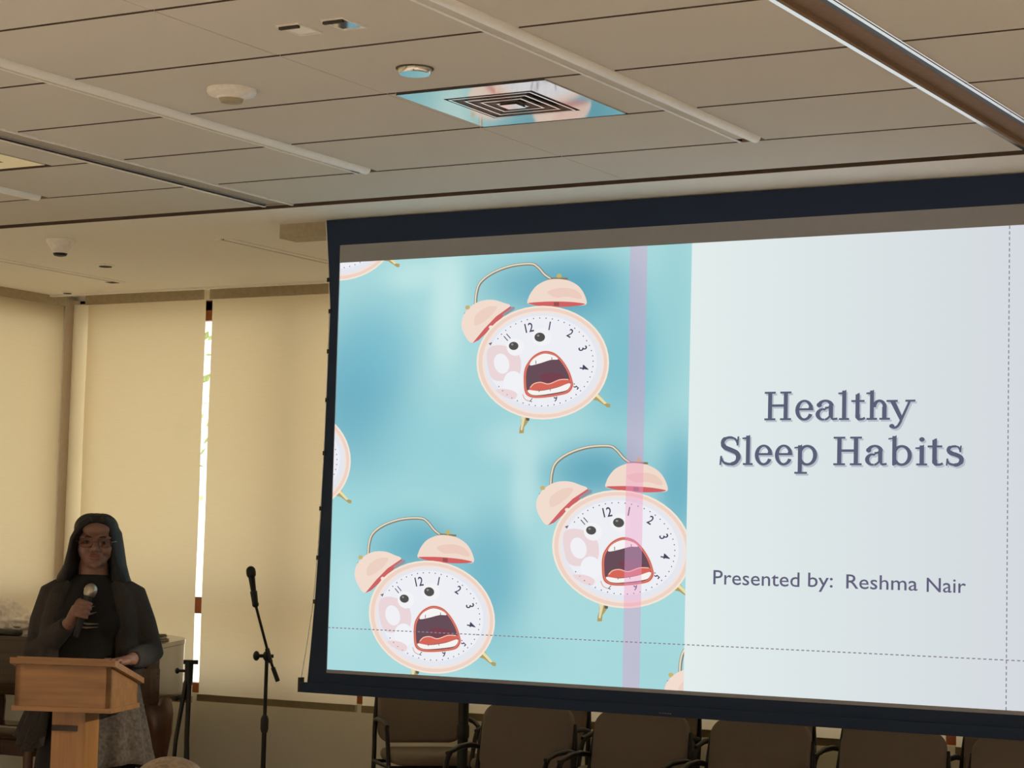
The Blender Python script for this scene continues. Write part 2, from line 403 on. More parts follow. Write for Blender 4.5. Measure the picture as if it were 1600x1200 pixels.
# small square downlights, discs, detectors ----------------------------------
def downlight(x, y, label, tint):
    o = empty('square_downlight', (x, y, ZC), 0, label, 'ceiling light', 'small square ceiling lights')
    s = .035; sy = .057; f = MB()
    f.box((-s - .006, -sy - .006, -.004), (-s, sy + .006, .002)).box((s, -sy - .006, -.004), (s + .006, sy + .006, .002)).box((-s, -sy - .006, -.004), (s, -sy, .002)).box((-s, sy, -.004), (s, sy + .006, .002))
    f.build('trim_ring', M_white, o)
    l = MB(); l.box((-s, -sy, -.003), (s, sy - .012, .0)); l.build('lens', tint, o)
    MB().box((-s, -sy, -.012), (s, -sy + .012, -.003)).build('lip', M_dark, o)
    return o
downlight(-2.424 * H, 3.30 * H, 'small square ceiling light with warm beige lens, left one of the pair', M_lens)
downlight(-2.321 * H, 3.30 * H, 'small square ceiling light with shiny bluish lens, right one of the pair', M_gloss)
o = empty('ceiling_disc', (-2.401 * H, 3.676 * H, ZC), 0, 'round flat pale disc on the ceiling near the square air diffuser', 'ceiling disc')
MB().lathe([(.052, 0), (.056, -.004), (.055, -.014), (.05, -.02)], 32).build('cover', M_gloss, o, 40)
MB().lathe([(.062, .0), (.062, -.003), (.05, -.003)], 32).build('rim', M_groove, o, 40)
def detector(loc, label, dark, r=.075, h=.07):
    o = empty('smoke_detector', loc, 0, label, 'smoke detector')
    MB().lathe([(r, 0), (r, -.012), (r * .93, -.02), (r * .6, -h * .8), (r * .55, -h)], 32).build('housing', M_white, o, 40)
    MB().lathe([(r * .5, -h), (r * .42, -h - .012), (r * .2, -h - .016)], 24).build('sensor_cap', dark, o, 40)
detector((-7.585, 8.316, ZC), 'conical smoke detector with dark tip on the rear ceiling above the corner windows', M_black)
detector((-4.50, 5.75, ZC), 'shallow domed ceiling detector between the linear lamp and pale disc', M_house, .085, .034)
for (x, y, r, lb) in ((-8.018, 9.164, .05, 'dark round sprinkler plate on the rear ceiling behind the conical detector'), (-9.12, 10.08, .035, 'tiny sprinkler plate on the ceiling by the column in the corner')):
    o = empty('sprinkler_plate', (x, y, ZC), 0, lb, 'sprinkler plate')
    MB().lathe([(r, 0), (r, -.004), (r * .8, -.009)], 24).build('cover', M_gyp, o, 40); MB().lathe([(r * .75, -.009), (r * .7, -.012)], 24).build('gap_ring', M_dark, o)
for x, y0, y1, lb in ((-8.47, 8.1, 9.80, 'narrow flush slot diffuser in the rear ceiling at far left'), (-6.748, 8.59, 9.95, 'narrow flush slot diffuser in the rear ceiling beside the screen')):
    o = empty('slot_diffuser', (x, y1, ZC), 0, lb, 'slot diffuser', 'flush slot diffusers in the rear ceiling')
    MB().box((-.05, y0 - y1, -.005), (-.008, 0, .0)).build('flange', M_gyp, o); MB().box((.012, y0 - y1, -.005), (.06, 0, .0)).build('flange', M_gyp, o)
    MB().box((-.008, y0 - y1, -.0015), (.012, 0, .0)).build('inset_strip', M_dark, o); MB().box((-.05, -.06, -.0065), (.012, -.0, -.005)).build('end_cap', M_dark, o)

# ------------------------------------------------------------------ corner column, shades
struct(MB().box((XL, 10.36, 0), (XL + .045, YF, ZC)).box((XL, 10.36, 0), (XL + .02, YF, ZC)).build('column', M_column))
def leak_mat():
    m, nt, b = nodes_of('leaked_daylight_strip'); nt.nodes.remove(b); o = nt.nodes['Material Output']
    d = nt.nodes.new('ShaderNodeBsdfDiffuse'); t = nt.nodes.new('ShaderNodeBsdfTranslucent'); a = nt.nodes.new('ShaderNodeAddShader')
    d.inputs[0].default_value = (.45, .43, .38, 1); t.inputs[0].default_value = (.62, .60, .54, 1)
    nt.links.new(d.outputs[0], a.inputs[0]); nt.links.new(t.outputs[0], a.inputs[1]); nt.links.new(a.outputs[0], o.inputs[0]); return m
M_leak = leak_mat()
struct(MB().box((XL + .045, 10.44, SILL), (XL + .30, 10.446, ZC - .03)).build('light_leak_strip', M_leak))  # translucent strip made bright to imitate daylight leaking past the shade edge
def shade(label, x0, x1, Y=10.33, zb=.62, axis='x', lean=0.0):
    o = empty('roller_shade', ((x0 + x1) / 2, Y, zb) if axis == 'x' else (XL + .06, (x0 + x1) / 2, zb), 0 if axis == 'x' else PI / 2, label, 'window shade', 'roller shades over the windows')
    wd = (x1 - x0) / 2; top = ZC + .02 - zb
    g = MB(); nx, nz = 14, 30; rnd = random.Random(x0)
    ph = rnd.random() * 6
    def yy(i, j): return .004 * math.sin(i * .9 + ph) * (1 - j / nz) + .002 * math.sin(j * .5 + ph)
    for side, off in ((0, 0), (1, .0)):
        pass
    vs = [(-wd + 2 * wd * i / nx, yy(i, j), .035 + (top - .035) * j / nz) for j in range(nz + 1) for i in range(nx + 1)]
    fs = [(j * (nx + 1) + i, j * (nx + 1) + i + 1, (j + 1) * (nx + 1) + i + 1, (j + 1) * (nx + 1) + i) for j in range(nz) for i in range(nx)]
    g.add(vs, fs); soft(g.build('shade_cloth', M_shade, o, fix=False), 60)
    r = MB(); r.box((-wd, -.012, 0), (wd, .012, .04)); r.build('bottom_rail', M_rail, o)
    v = MB(); v.box((-wd, -.03, top - .075), (wd, -.018, top)); v.build('valance', M_rail3, o)
    return o
M_rail3 = mat('shade_valance', (168, 154, 126), 0.7)
shade('cream roller shade behind the woman, between corner column and bright gap', -9.165, -8.222, zb=.585)
shade('cream roller shade beside the screen, seen behind the microphone stand', -8.172, -7.02, zb=.60)
shade('cream roller shade mostly hidden behind the lower left corner of the screen', -6.975, -6.475, zb=.60)
for k, (a, b) in enumerate(((-6.43, -5.0), (-4.95, -3.5), (-3.45, -1.85))):
    tag(shade('cream roller shade hidden behind the projection screen', a, b, zb=.60), 'cream roller shade hidden behind the projection screen')
yl = [10.33, 8.6, 6.9, 5.2, 3.5, 1.8, .1, -1.6, -3.4]
for k in range(len(yl) - 1):
    s = shade('cream roller shade on the left side wall nearest the corner column' if k == 0 else 'cream roller shade further along the left side wall, outside the photo', yl[k + 1] + .03, yl[k], axis='y')

# ------------------------------------------------------------------ outdoors: paving, trees seen through the gaps
struct(MB().box((-40, -20, -.6), (25, 45, -.5)).build('ground', M_pave))
def tree(x, y, h, label, seed):
    rnd = random.Random(seed); o = empty('tree', (x, y, -.5), 0, label, 'tree', 'trees outside the windows')
    MB().loft([(0, 0, 0), (.03, 0, h * .3), (-.02, .03, h * .6), (0, 0, h * .9)], [.12, .09, .06, .02], 10).build('trunk', M_bark, o, 50)
    l = MB()
    for _ in range(420):
        d = Vector((rnd.gauss(0, 1), rnd.gauss(0, 1), rnd.gauss(0, 1))).normalized() * (rnd.random() ** .4)
        p = Vector((d.x * h * .3, d.y * h * .3, h * .62 + d.z * h * .36)); s_ = .05 + .06 * rnd.random()
        a = Vector((rnd.gauss(0, 1), rnd.gauss(0, 1), rnd.gauss(0, 1))).normalized(); b = a.orthogonal().normalized(); cc = a.cross(b)
        l.add([p - b * s_, p + cc * s_ * .5, p + b * s_, p - cc * s_ * .5], [(0, 1, 2, 3)])
    l.build('foliage', M_leaf, o, fix=False)
tree(-19.6, 26.4, 7.5, 'tree outside glimpsed through the gap between the two shades', 3)
tree(-13.2, 21.5, 3.4, 'tree outside glimpsed through the lower gap by the screen', 4)

# ------------------------------------------------------------------ projection screen and slide
scr = empty('projection_screen', (0, 0, 0), 0, 'large projection screen with black border showing a slide with alarm clocks', 'projection screen')
scr.location = (-4.1, YS, ZC)
def L(p): return Vector(p) - Vector((-4.1, YS, ZC))
def Lz(X, z, dy=0.0): return Vector((X + 4.1, dy, z + CZ - ZC))
XRS = -2.24                                # right edge of the viewing surface, mirrored about the slide
ledge = [(-5.862, 1.555), (-5.839, 1.323), (-5.824, 1.14), (-5.826, .897), (-5.831, .474), (-5.840, .15), (-5.848, -.036), (-5.858, -.245), (-5.872, -.45), (-5.886, -.624)]
mid = (-5.78 + XRS - .135 + .13) / 2
xm = (-5.780 - 2.375) / 2
redge = [(2 * xm - x, z) for x, z in ledge]
# black border: a frame around the viewing surface, 2 mm thick
vx0, vx1, vz0, vz1 = -5.779, 2 * xm + 5.779, -.572, 1.432
outer = ledge + redge[::-1]
b = MB()
def quad(m, p, q, r_, s_, t=.003):
    vs = [Lz(x, z, 0) for x, z in (p, q, r_, s_)] + [Lz(x, z, t) for x, z in (p, q, r_, s_)]
    m.add(vs, [(0, 1, 2, 3), (7, 6, 5, 4), (0, 4, 5, 1), (1, 5, 6, 2), (2, 6, 7, 3), (3, 7, 4, 0)])
def clampz(z): return min(max(z, vz0), vz1)
for E_, vx in ((ledge, vx0), (redge, vx1)):
    for (xa, za), (xb, zb) in zip(E_[:-1], E_[1:]): quad(b, (xa, za), (vx, clampz(za)), (vx, clampz(zb)), (xb, zb))
quad(b, ledge[0], redge[0], (vx1, vz1), (vx0, vz1)); quad(b, (vx0, vz0), (vx1, vz0), redge[-1], ledge[-1])
b.build('black_border', M_border, scr)
s = MB(); quad(s, (vx0, vz0), (vx1, vz0), (vx1, vz1), (vx0, vz1), .002); s.build('viewing_surface', M_screen, scr)
wb_ = MB(); wb_.box(Lz(-5.93, -.668, -.012), Lz(2 * xm + 5.93, -.622, .014)); bar = wb_.build('weight_bar', M_border, scr)
for sx in (-5.93, 2 * xm + 5.93):
    e = MB(); d = .016 if sx < xm else -.016
    e.box(Lz(min(sx, sx + d), -.668, -.013), Lz(max(sx, sx + d), -.60, .015)); e.build('end_bracket', M_blackp, bar)
cb = MB()
cab = [(-5.921, -.60), (-5.893, -.43), (-5.866, -.245), (-5.852, -.036), (-5.838, .3), (-5.831, .6), (-5.829, .9), (-5.829, 1.14), (-5.843, 1.33), (-5.866, 1.55)]
for sgn in (0, 1):
    cb = MB(); cb.tube([Lz(x if not sgn else 2 * xm - x, z, .001) for x, z in cab], .0022, 6, 1); cb.build('tension_cable', M_white if not sgn else M_white, scr)
for z in (-.245, -.04, .19, .45, .70, .93, 1.12, 1.27):
    for sgn in (0, 1):
        xs_ = [x for x, zz in sorted(ledge, key=lambda q: abs(q[1] - z))][0]
        if sgn: xs_ = 2 * xm - xs_
        MB().box(Lz(xs_ - .008, z - .01, -.003), Lz(xs_ + .008, z + .01, .005)).build('cable_tab', M_blackp, scr)
MB().box(Lz(-6.172, 1.492, .05), Lz(2 * xm + 6.172, 1.56, .19)).build('housing', M_house, scr)
# small maker's plate on the weight bar
tx = MB(); p0 = on_y(1030, 1112, YS - .013); p1 = on_y(1050, 1116, YS - .013)
for k in range(5): tx.box(L((p0.x + (p1.x - p0.x) * k / 5, YS - .0135, p1.z)), L((p0.x + (p1.x - p0.x) * (k + .7) / 5, YS - .012, p0.z - .004)))
tx.build('plate', M_print, bar)

# ---- slide picture
SX0, SX1, SZ0, SZ1 = -5.775, -2.385, -.556, 1.348
PXR = -3.944
LAY = [0]
def clip(poly, x0, x1, z0, z1):
    def cut(ps, inside, inter):
        out = []
        for i in range(len(ps)):
            a, b_ = ps[i - 1], ps[i]
            if inside(b_):
                if not inside(a): out.append(inter(a, b_))
                out.append(b_)
            elif inside(a): out.append(inter(a, b_))
        return out
    def ix(v): return lambda a, b_: (v, a[1] + (b_[1] - a[1]) * (v - a[0]) / (b_[0] - a[0]))
    def iz(v): return lambda a, b_: (a[0] + (b_[0] - a[0]) * (v - a[1]) / (b_[1] - a[1]), v)
    for ins, it in ((lambda p: p[0] >= x0, ix(x0)), (lambda p: p[0] <= x1, ix(x1)), (lambda p: p[1] >= z0, iz(z0)), (lambda p: p[1] <= z1, iz(z1))):
        if not poly: return []
        poly = cut(poly, ins, it)
    return poly
PIC = MB(); PM = []; PIDX = {}
def pm(rgb):
    k = tuple(rgb)
    if k not in PIDX: PIDX[k] = len(PM); PM.append(emis('slide_ink_%d' % len(PM), rgb))
    return PIDX[k]
def paint(mb, poly, idx, dy, rect=None):
    """flat inked shape lying dy in front of the screen plane"""
    if rect: poly = clip(poly, *rect)
    if len(poly) < 3: return
    pts = [Vector((x, z, 0)) for x, z in poly]
    tri = tessellate_polygon([pts]); mb.m = idx; n = len(mb.v)
    area = sum(poly[i - 1][0] * poly[i][1] - poly[i][0] * poly[i - 1][1] for i in range(len(poly)))
    mb.add([Lz(x, z, -dy) for x, z in poly], [t if area > 0 else t for t in tri])
RECT = (SX0, PXR, SZ0, SZ1)
def ellp(cx, cy, rx, ry, n=48, rot=0): 
    c_, s_ = math.cos(rot), math.sin(rot)
    return [(cx + rx * math.cos(2 * PI * k / n) * c_ - ry * math.sin(2 * PI * k / n) * s_, cy + rx * math.cos(2 * PI * k / n) * s_ + ry * math.sin(2 * PI * k / n) * c_) for k in range(n)]
def spline(pts, closed=True, k=5):
    out = []; n = len(pts)
    for i in range(n if closed else n - 1):
        p = [pts[(i + j) % n] if closed else pts[min(max(i + j, 0), n - 1)] for j in (-1, 0, 1, 2)]
        for t_ in range(k):
            t = t_ / k
            out.append(tuple(.5 * (2 * p[1][d] + (p[2][d] - p[0][d]) * t + (2 * p[0][d] - 5 * p[1][d] + 4 * p[2][d] - p[3][d]) * t * t + (3 * p[1][d] - p[0][d] - 3 * p[2][d] + p[3][d]) * t ** 3) for d in (0, 1)))
    if not closed: out.append(tuple(pts[-1]))
    return out
def stroke(pts, w_):
    """outline of a pen line; w_ one width or one per point"""
    n = len(pts); lft = []; rgt = []
    for i, p in enumerate(pts):
        a = pts[max(i - 1, 0)]; b_ = pts[min(i + 1, n - 1)]; dx, dy = b_[0] - a[0], b_[1] - a[1]; l = math.hypot(dx, dy) or 1
        ww = (w_[i] if isinstance(w_, (list, tuple)) else w_) / 2
        lft.append((p[0] - dy / l * ww, p[1] + dx / l * ww)); rgt.append((p[0] + dy / l * ww, p[1] - dx / l * ww))
    return lft + rgt[::-1]
def text_shape(s_, bold=.004):
    cu = bpy.data.curves.new('glyphs', 'FONT'); cu.body = s_; cu.size = 1; cu.offset = bold; cu.resolution_u = 3; cu.align_x = 'CENTER'
    o = bpy.data.objects.new('glyphs', cu); C.objects.link(o); dg = bpy.context.evaluated_depsgraph_get(); dg.update()
    me = bpy.data.meshes.new_from_object(o.evaluated_get(dg)); vs = [tuple(v.co)[:2] for v in me.vertices]; fs = [tuple(p.vertices) for p in me.polygons]
    bpy.data.objects.remove(o); bpy.data.meshes.remove(me); return vs, fs
def clock_xy(cx, cy):                          # drawing grid of the first clock -> metres on the slide
    p = on_y(690 + cx / 3.872, 390 + cy / 3.872, YS); return (p.x, p.z - CZ)
def draw_clock(dx, dz, lay):
    global PIC
    PIC = MB()
    def S(poly, rgb, d):
        paint(PIC, [(x + dx, z + dz) for x, z in (clock_xy(*p) for p in poly)], pm(rgb), .0008 + (lay + d) * .00006, RECT)
    # legs
    for P_, q in (([(900, 905), (945, 865), (975, 905), (1000, 930), (1022, 935), (1020, 955), (1003, 955), (990, 945), (945, 915)], 0), ([(480, 1000), (532, 1005), (525, 1040), (500, 1075), (497, 1110), (470, 1112), (472, 1085), (482, 1050)], 1)):
        S(P_, (176, 158, 104), 0)
    S([(925, 880), (945, 872), (1000, 930), (985, 935)], (232, 222, 170), 1); S([(512, 1012), (535, 1012), (530, 1036), (512, 1034)], (96, 92, 84), 1); S([(480, 1005), (508, 1008), (498, 1055), (488, 1095), (478, 1090), (484, 1040)], (226, 218, 176), 1)
    # handle
    h = spline([(206, 338), (212, 265), (236, 200), (310, 142), (420, 100), (540, 87), (585, 108), (625, 152), (662, 178)], False, 6)
    S(stroke(h, 19), (132, 126, 112), 1); S(stroke([(x - 2, y - 2) for x, y in h], 9), (226, 218, 196), 2)
    # bells
    S(ellp(712, 160, 15, 15, 16), (190, 180, 110), 2); S([(650, 170), (765, 170), (765, 182), (650, 182)], (140, 120, 90), 2)
    S(spline([(523, 328), (527, 290), (545, 255), (580, 215), (640, 185), (700, 178), (770, 188), (830, 222), (866, 275), (875, 332), (800, 338), (700, 340), (600, 338)], True, 4), (240, 218, 204), 3)
    S(spline([(640, 255), (720, 232), (800, 240), (845, 275), (840, 300), (760, 285), (690, 290)], True, 4), (236, 204, 190), 4)
    S(spline([(523, 325), (610, 316), (700, 314), (800, 318), (870, 330), (800, 343), (700, 347), (600, 342)], True, 4), (208, 100, 100), 5)
    S([(680, 318), (712, 318), (712, 342), (680, 340)], (150, 84, 82), 6)
    S([(136, 385), (178, 350), (190, 358), (146, 396)], (150, 128, 84), 2); S(ellp(158, 350, 15, 13, 16), (196, 180, 120), 3)
    S(spline([(188, 564), (145, 525), (121, 465), (130, 405), (170, 350), (235, 312), (310, 304), (375, 322), (415, 345), (330, 420), (260, 490)], True, 4), (241, 220, 206), 3)
    S(spline([(205, 400), (270, 350), (335, 345), (300, 400), (235, 450), (200, 455)], True, 4), (236, 208, 194), 4)
    S([(188, 566), (260, 478), (330, 405), (415, 344), (428, 350), (380, 398), (300, 478), (225, 548)], (206, 100, 102), 5)
    S([(365, 395), (430, 345), (445, 350), (440, 365), (385, 400)], (150, 150, 158), 6); S(ellp(300, 470, 14, 11, 12), (240, 228, 216), 6)
    # case and face
    S(ellp(613, 684, 401, 344), (246, 230, 212), 7); S(ellp(613, 684, 390, 334), (237, 211, 197), 8); S(ellp(615, 684, 368, 314), (245, 226, 216), 9)
    S(ellp(616, 684, 356, 302), (229, 231, 238), 10); S(ellp(610, 676, 330, 276), (237, 239, 245), 11)
    # printed pink cheek blotches with white highlights
    S(spline([(278, 610), (340, 578), (430, 600), (478, 660), (470, 760), (400, 790), (320, 790), (285, 730)], True, 5), (234, 214, 216), 12)
    S(ellp(364, 690, 46, 62, 28, -.25), (240, 240, 245), 13); S(ellp(435, 805, 60, 70, 28), (240, 242, 246), 13)
    S(spline([(330, 850), (400, 845), (455, 870), (440, 905), (380, 890)], True, 5), (236, 214, 216), 14)
    # minute dots
    for k in range(44):
        a = math.radians(205 + k * 7.0); x, y = 606 + 312 * math.cos(a), 680 + 266 * math.sin(a)
        if x < 330 and y > 560: continue
        S(ellp(x, y, 4, 4, 6), (112, 106, 124), 14)
    S([(285, 568), (308, 560), (298, 580)], (120, 100, 110), 14)
    # numerals
    for tx_, x, y, sz, rot in (('12', 525, 472, 78, -12), ('1', 655, 460, 74, 10), ('2', 780, 505, 74, 32), ('3', 857, 598, 74, 70), ('4', 865, 714, 76, 98), ('5', 812, 830, 60, 130), ('6', 690, 900, 60, 178), ('11', 397, 530, 52, -42), ('7', 545, 908, 40, 200)):
        vs, fs = GL[tx_]; c_, s_ = math.cos(math.radians(rot)), math.sin(math.radians(rot)); PIC.m = pm((72, 66, 92)); out = []
        for u, v in vs:
            u *= sz * .82; v = -(v - .36) * sz; X, Z = clock_xy(x + u * c_ - v * s_, y + u * s_ + v * c_); out.append((X + dx, Z + dz))
        if all(RECT[0] < X < RECT[1] and RECT[2] < Z < RECT[3] for X, Z in out): PIC.add([Lz(X, Z, -(.0008 + (lay + 14) * .00006)) for X, Z in out], fs)
    # eyes
    S(ellp(447, 590, 52, 52), (243, 243, 246), 15); S(ellp(605, 530, 58, 52), (243, 243, 246), 15)
    for ex, ey, er in ((437, 583, 29), (595, 530, 32)):
        S(ellp(ex, ey, er, er * .86, 28), (84, 82, 80), 16); S(ellp(ex - er * .3, ey - er * .3, er * .25, er * .2, 10), (150, 148, 146), 17)
    # shouting mouth
    mo = [(508, 868), (499, 800), (502, 735), (520, 690), (560, 642), (618, 615), (680, 625), (730, 668), (770, 730), (790, 785), (795, 825), (768, 865), (700, 884), (610, 896), (545, 894)]
    mo_s = spline(mo, True, 4); cx_, cy_ = 640, 765
    def sc_(k): return [(cx_ + (x - cx_) * k, cy_ + (y - cy_) * k) for x, y in mo_s]
    S(sc_(1.03), (244, 214, 200), 17); S(sc_(1.0), (196, 88, 80), 18); S(sc_(.955), (226, 150, 132), 19); S(sc_(.93), (198, 92, 84), 20); S(sc_(.90), (104, 78, 88), 21)
    S(spline([(535, 700), (558, 660), (618, 630), (678, 640), (706, 664), (660, 668), (590, 690)], True, 4), (246, 244, 242), 22)
    S(stroke([(572, 672), (572, 692)], 4), (96, 70, 78), 23); S(stroke([(668, 652), (668, 668)], 4), (96, 70, 78), 23)
    S(spline([(600, 760), (680, 745), (745, 770), (700, 800), (620, 800)], True, 4), (118, 68, 80), 22)
    S(spline([(532, 850), (552, 815), (600, 802), (650, 812), (715, 786), (770, 784), (776, 806), (700, 832), (600, 852)], True, 4), (212, 104, 90), 23)
    S(stroke(spline([(538, 835), (560, 812), (600, 803), (650, 813), (715, 788), (768, 786)], False, 4), 6), (244, 190, 170), 24)
    S(spline([(524, 850), (600, 855), (700, 835), (776, 808), (772, 838), (735, 858), (600, 880), (542, 876)], True, 4), (247, 244, 240), 24)
    S(stroke([(590, 850), (592, 862)], 4), (120, 90, 90), 25); S(stroke([(658, 842), (660, 855)], 4), (120, 90, 90), 25)
    S(stroke(spline([(492, 875), (505, 905), (535, 918)], False, 4), 5), (216, 170, 150), 18)
GL = {t: text_shape(t, .012) for t in ('12', '1', '2', '3', '4', '5', '6', '11', '7')}

def bg_mat():
    """turquoise studio paper with darker pools and paler streaks, as printed in the picture"""
    m = bpy.data.materials.new('slide_picture_backdrop'); m.use_nodes = True; nt = m.node_tree; nt.nodes.clear()
    o = nt.nodes.new('ShaderNodeOutputMaterial'); e = nt.nodes.new('ShaderNodeEmission'); tc = nt.nodes.new('ShaderNodeTexCoord')
    col = None
    base = nt.nodes.new('ShaderNodeRGB'); base.outputs[0].default_value = lin((168, 217, 220)) + (1,); col = base.outputs[0]
    blobs = [(560, 620, 85, 130, (98, 168, 190), .85), (590, 545, 60, 70, (120, 190, 208), .5), (905, 455, 75, 60, (92, 164, 186), .9), (975, 560, 70, 120, (112, 184, 200), .8), (830, 445, 80, 45, (92, 164, 186), .7),
             (640, 850, 80, 50, (92, 164, 186), .9), (765, 900, 60, 110, (102, 174, 194), .8), (925, 735, 80, 45, (92, 164, 186), .9), (1060, 760, 40, 90, (96, 170, 192), .8),
             (720, 700, 160, 90, (140, 202, 212), .6), (560, 820, 90, 60, (152, 214, 220), .5), (700, 470, 28, 95, (206, 236, 234), .7), (650, 430, 50, 25, (200, 234, 232), .6), (820, 760, 22, 70, (196, 230, 230), .6), (810, 690, 60, 35, (196, 230, 230), .5),
             (1055, 470, 30, 120, (150, 206, 212), .6), (1020, 1040, 60, 40, (160, 210, 216), .5), (545, 930, 30, 90, (186, 226, 228), .5), (790, 1020, 70, 40, (140, 200, 210), .4)]
    for px, py, rx, ry, rgb, k in blobs:
        p = on_y(px, py, YS); q = on_y(px + rx, py, YS); r_ = on_y(px, py + ry, YS); lc = L(p)
        mp = nt.nodes.new('ShaderNodeMapping'); mp.vector_type = 'TEXTURE'; mp.inputs['Location'].default_value = (lc.x, lc.y, lc.z); mp.inputs['Scale'].default_value = (q.x - p.x, 1, p.z - r_.z)
        nt.links.new(tc.outputs['Object'], mp.inputs[0])
        ln = nt.nodes.new('ShaderNodeVectorMath'); ln.operation = 'LENGTH'; nt.links.new(mp.outputs[0], ln.inputs[0])
        mr = nt.nodes.new('ShaderNodeMapRange'); mr.interpolation_type = 'SMOOTHERSTEP'; mr.inputs[1].default_value = 0; mr.inputs[2].default_value = 1.75; mr.inputs[3].default_value = k; mr.inputs[4].default_value = 0
        nt.links.new(ln.outputs['Value'], mr.inputs[0])
        mx = nt.nodes.new('ShaderNodeMix'); mx.data_type = 'RGBA'; nt.links.new(mr.outputs[0], mx.inputs[0]); nt.links.new(col, mx.inputs[6]); mx.inputs[7].default_value = lin(rgb) + (1,); col = mx.outputs[2]
    nt.links.new(col, e.inputs[0]); nt.links.new(e.outputs[0], o.inputs[0]); return m
def pane_mat():
    m = bpy.data.materials.new('slide_white_pane'); m.use_nodes = True; nt = m.node_tree; nt.nodes.clear()
    o = nt.nodes.new('ShaderNodeOutputMaterial'); e = nt.nodes.new('ShaderNodeEmission'); tc = nt.nodes.new('ShaderNodeTexCoord'); sp = nt.nodes.new('ShaderNodeSeparateXYZ')
    nt.links.new(tc.outputs['Object'], sp.inputs[0]); mr = nt.nodes.new('ShaderNodeMapRange'); mr.inputs[1].default_value = PXR + 4.1; mr.inputs[2].default_value = SX1 + 4.1
    nt.links.new(sp.outputs[0], mr.inputs[0]); r = nt.nodes.new('ShaderNodeValToRGB')
    r.color_ramp.elements[0].color = lin((226, 237, 236)) + (1,); r.color_ramp.elements[1].color = lin((211, 216, 222)) + (1,)
    nt.links.new(mr.outputs[0], r.inputs[0]); nt.links.new(r.outputs[0], e.inputs[0]); nt.links.new(e.outputs[0], o.inputs[0]); return m
def veil_mat():
    m = bpy.data.materials.new('slide_pink_band'); m.use_nodes = True; nt = m.node_tree; nt.nodes.clear()
    o = nt.nodes.new('ShaderNodeOutputMaterial'); e = nt.nodes.new('ShaderNodeEmission'); t = nt.nodes.new('ShaderNodeBsdfTransparent'); x = nt.nodes.new('ShaderNodeAddShader')
    t.inputs[0].default_value = (.74, .55, .57, 1); e.inputs[0].default_value = (.235, .145, .235, 1)
    nt.links.new(t.outputs[0], x.inputs[0]); nt.links.new(e.outputs[0], x.inputs[1]); nt.links.new(x.outputs[0], o.inputs[0]); return m
sl_bg = MB(); paint(sl_bg, [(PXR, SZ0), (SX1, SZ0), (SX1, SZ1), (PXR, SZ1)], 0, .0006)
slide = sl_bg.build('slide', pane_mat(), scr, fix=False)
slide['label'] = 'white glowing slide pane'
bgm = MB(); paint(bgm, [(SX0, SZ0), (PXR, SZ0), (PXR, SZ1), (SX0, SZ1)], 0, .0006); bgm.build('picture_backdrop', bg_mat(), slide, fix=False)
pics = []
for i, (dx, dz) in enumerate(((0, 0), (.414, -.817), (-.543, -1.144), (-1.346, -.431), (-1.118, .666), (1.060, -1.604))):
    draw_clock(dx, dz, 0); pics.append(PIC)
for i, P_ in enumerate(pics):
    used = sorted(set(P_.mi)); P_.mi = [used.index(k) for k in P_.mi]
    P_.build('alarm_clock_picture', [PM[k] for k in used], slide, fix=False)
vb = MB(); paint(vb, [(-4.232, SZ0), (-4.150, SZ0), (-4.156, SZ1), (-4.240, SZ1)], 0, .0032, RECT); vb.build('pink_band', veil_mat(), slide, fix=False)
gd = MB(); M_guide = emis('slide_guide', (140, 130, 142)); x = SX0
while x < SX1: paint(gd, [(x, -.3645), (x + .013, -.3645), (x + .013, -.3600), (x, -.3600)], 0, .0036); x += .0225
z = SZ0
while z < SZ1: paint(gd, [(-2.557, z), (-2.5525, z), (-2.5525, z + .013), (-2.557, z + .013)], 0, .0036); z += .0225
gd.build('guide_lines', M_guide, slide, fix=False)

# ---- lettering of the title (slab serif, drawn by hand on a grid: baseline 0, capitals 1)
ST, TH, SF = .138, .08, .07
def rc(a, b, c_, d): return [(a, b), (c_, b), (c_, d), (a, d)]
def arcp(cx, cy, rx, ry, a0, a1, n=16): return [(cx + rx * math.cos(math.radians(a0 + (a1 - a0) * k / n)), cy + ry * math.sin(math.radians(a0 + (a1 - a0) * k / n))) for k in range(n + 1)]
def bowl(cx, cy, rx, ry, wx, wy, a0=0, a1=360, n=32):
    return arcp(cx, cy, rx, ry, a0, a1, n) + arcp(cx, cy, rx - wx, ry - wy, a1, a0, n)
XH = .70
def stem(x, z0, z1, foot=True, flag=False, w_=.34):
    out = [rc(x, z0, x + ST, z1)]
    if foot: out.append(rc(x + ST / 2 - w_ / 2, z0, x + ST / 2 + w_ / 2, z0 + SF))
    if flag: out.append([(x - .13, z1 - .07), (x, z1 - .055), (x + ST * .99, z1 + .03), (x + ST * .99, z1 - .1), (x, z1 - .13), (x - .13, z1 - .125)])
    return out
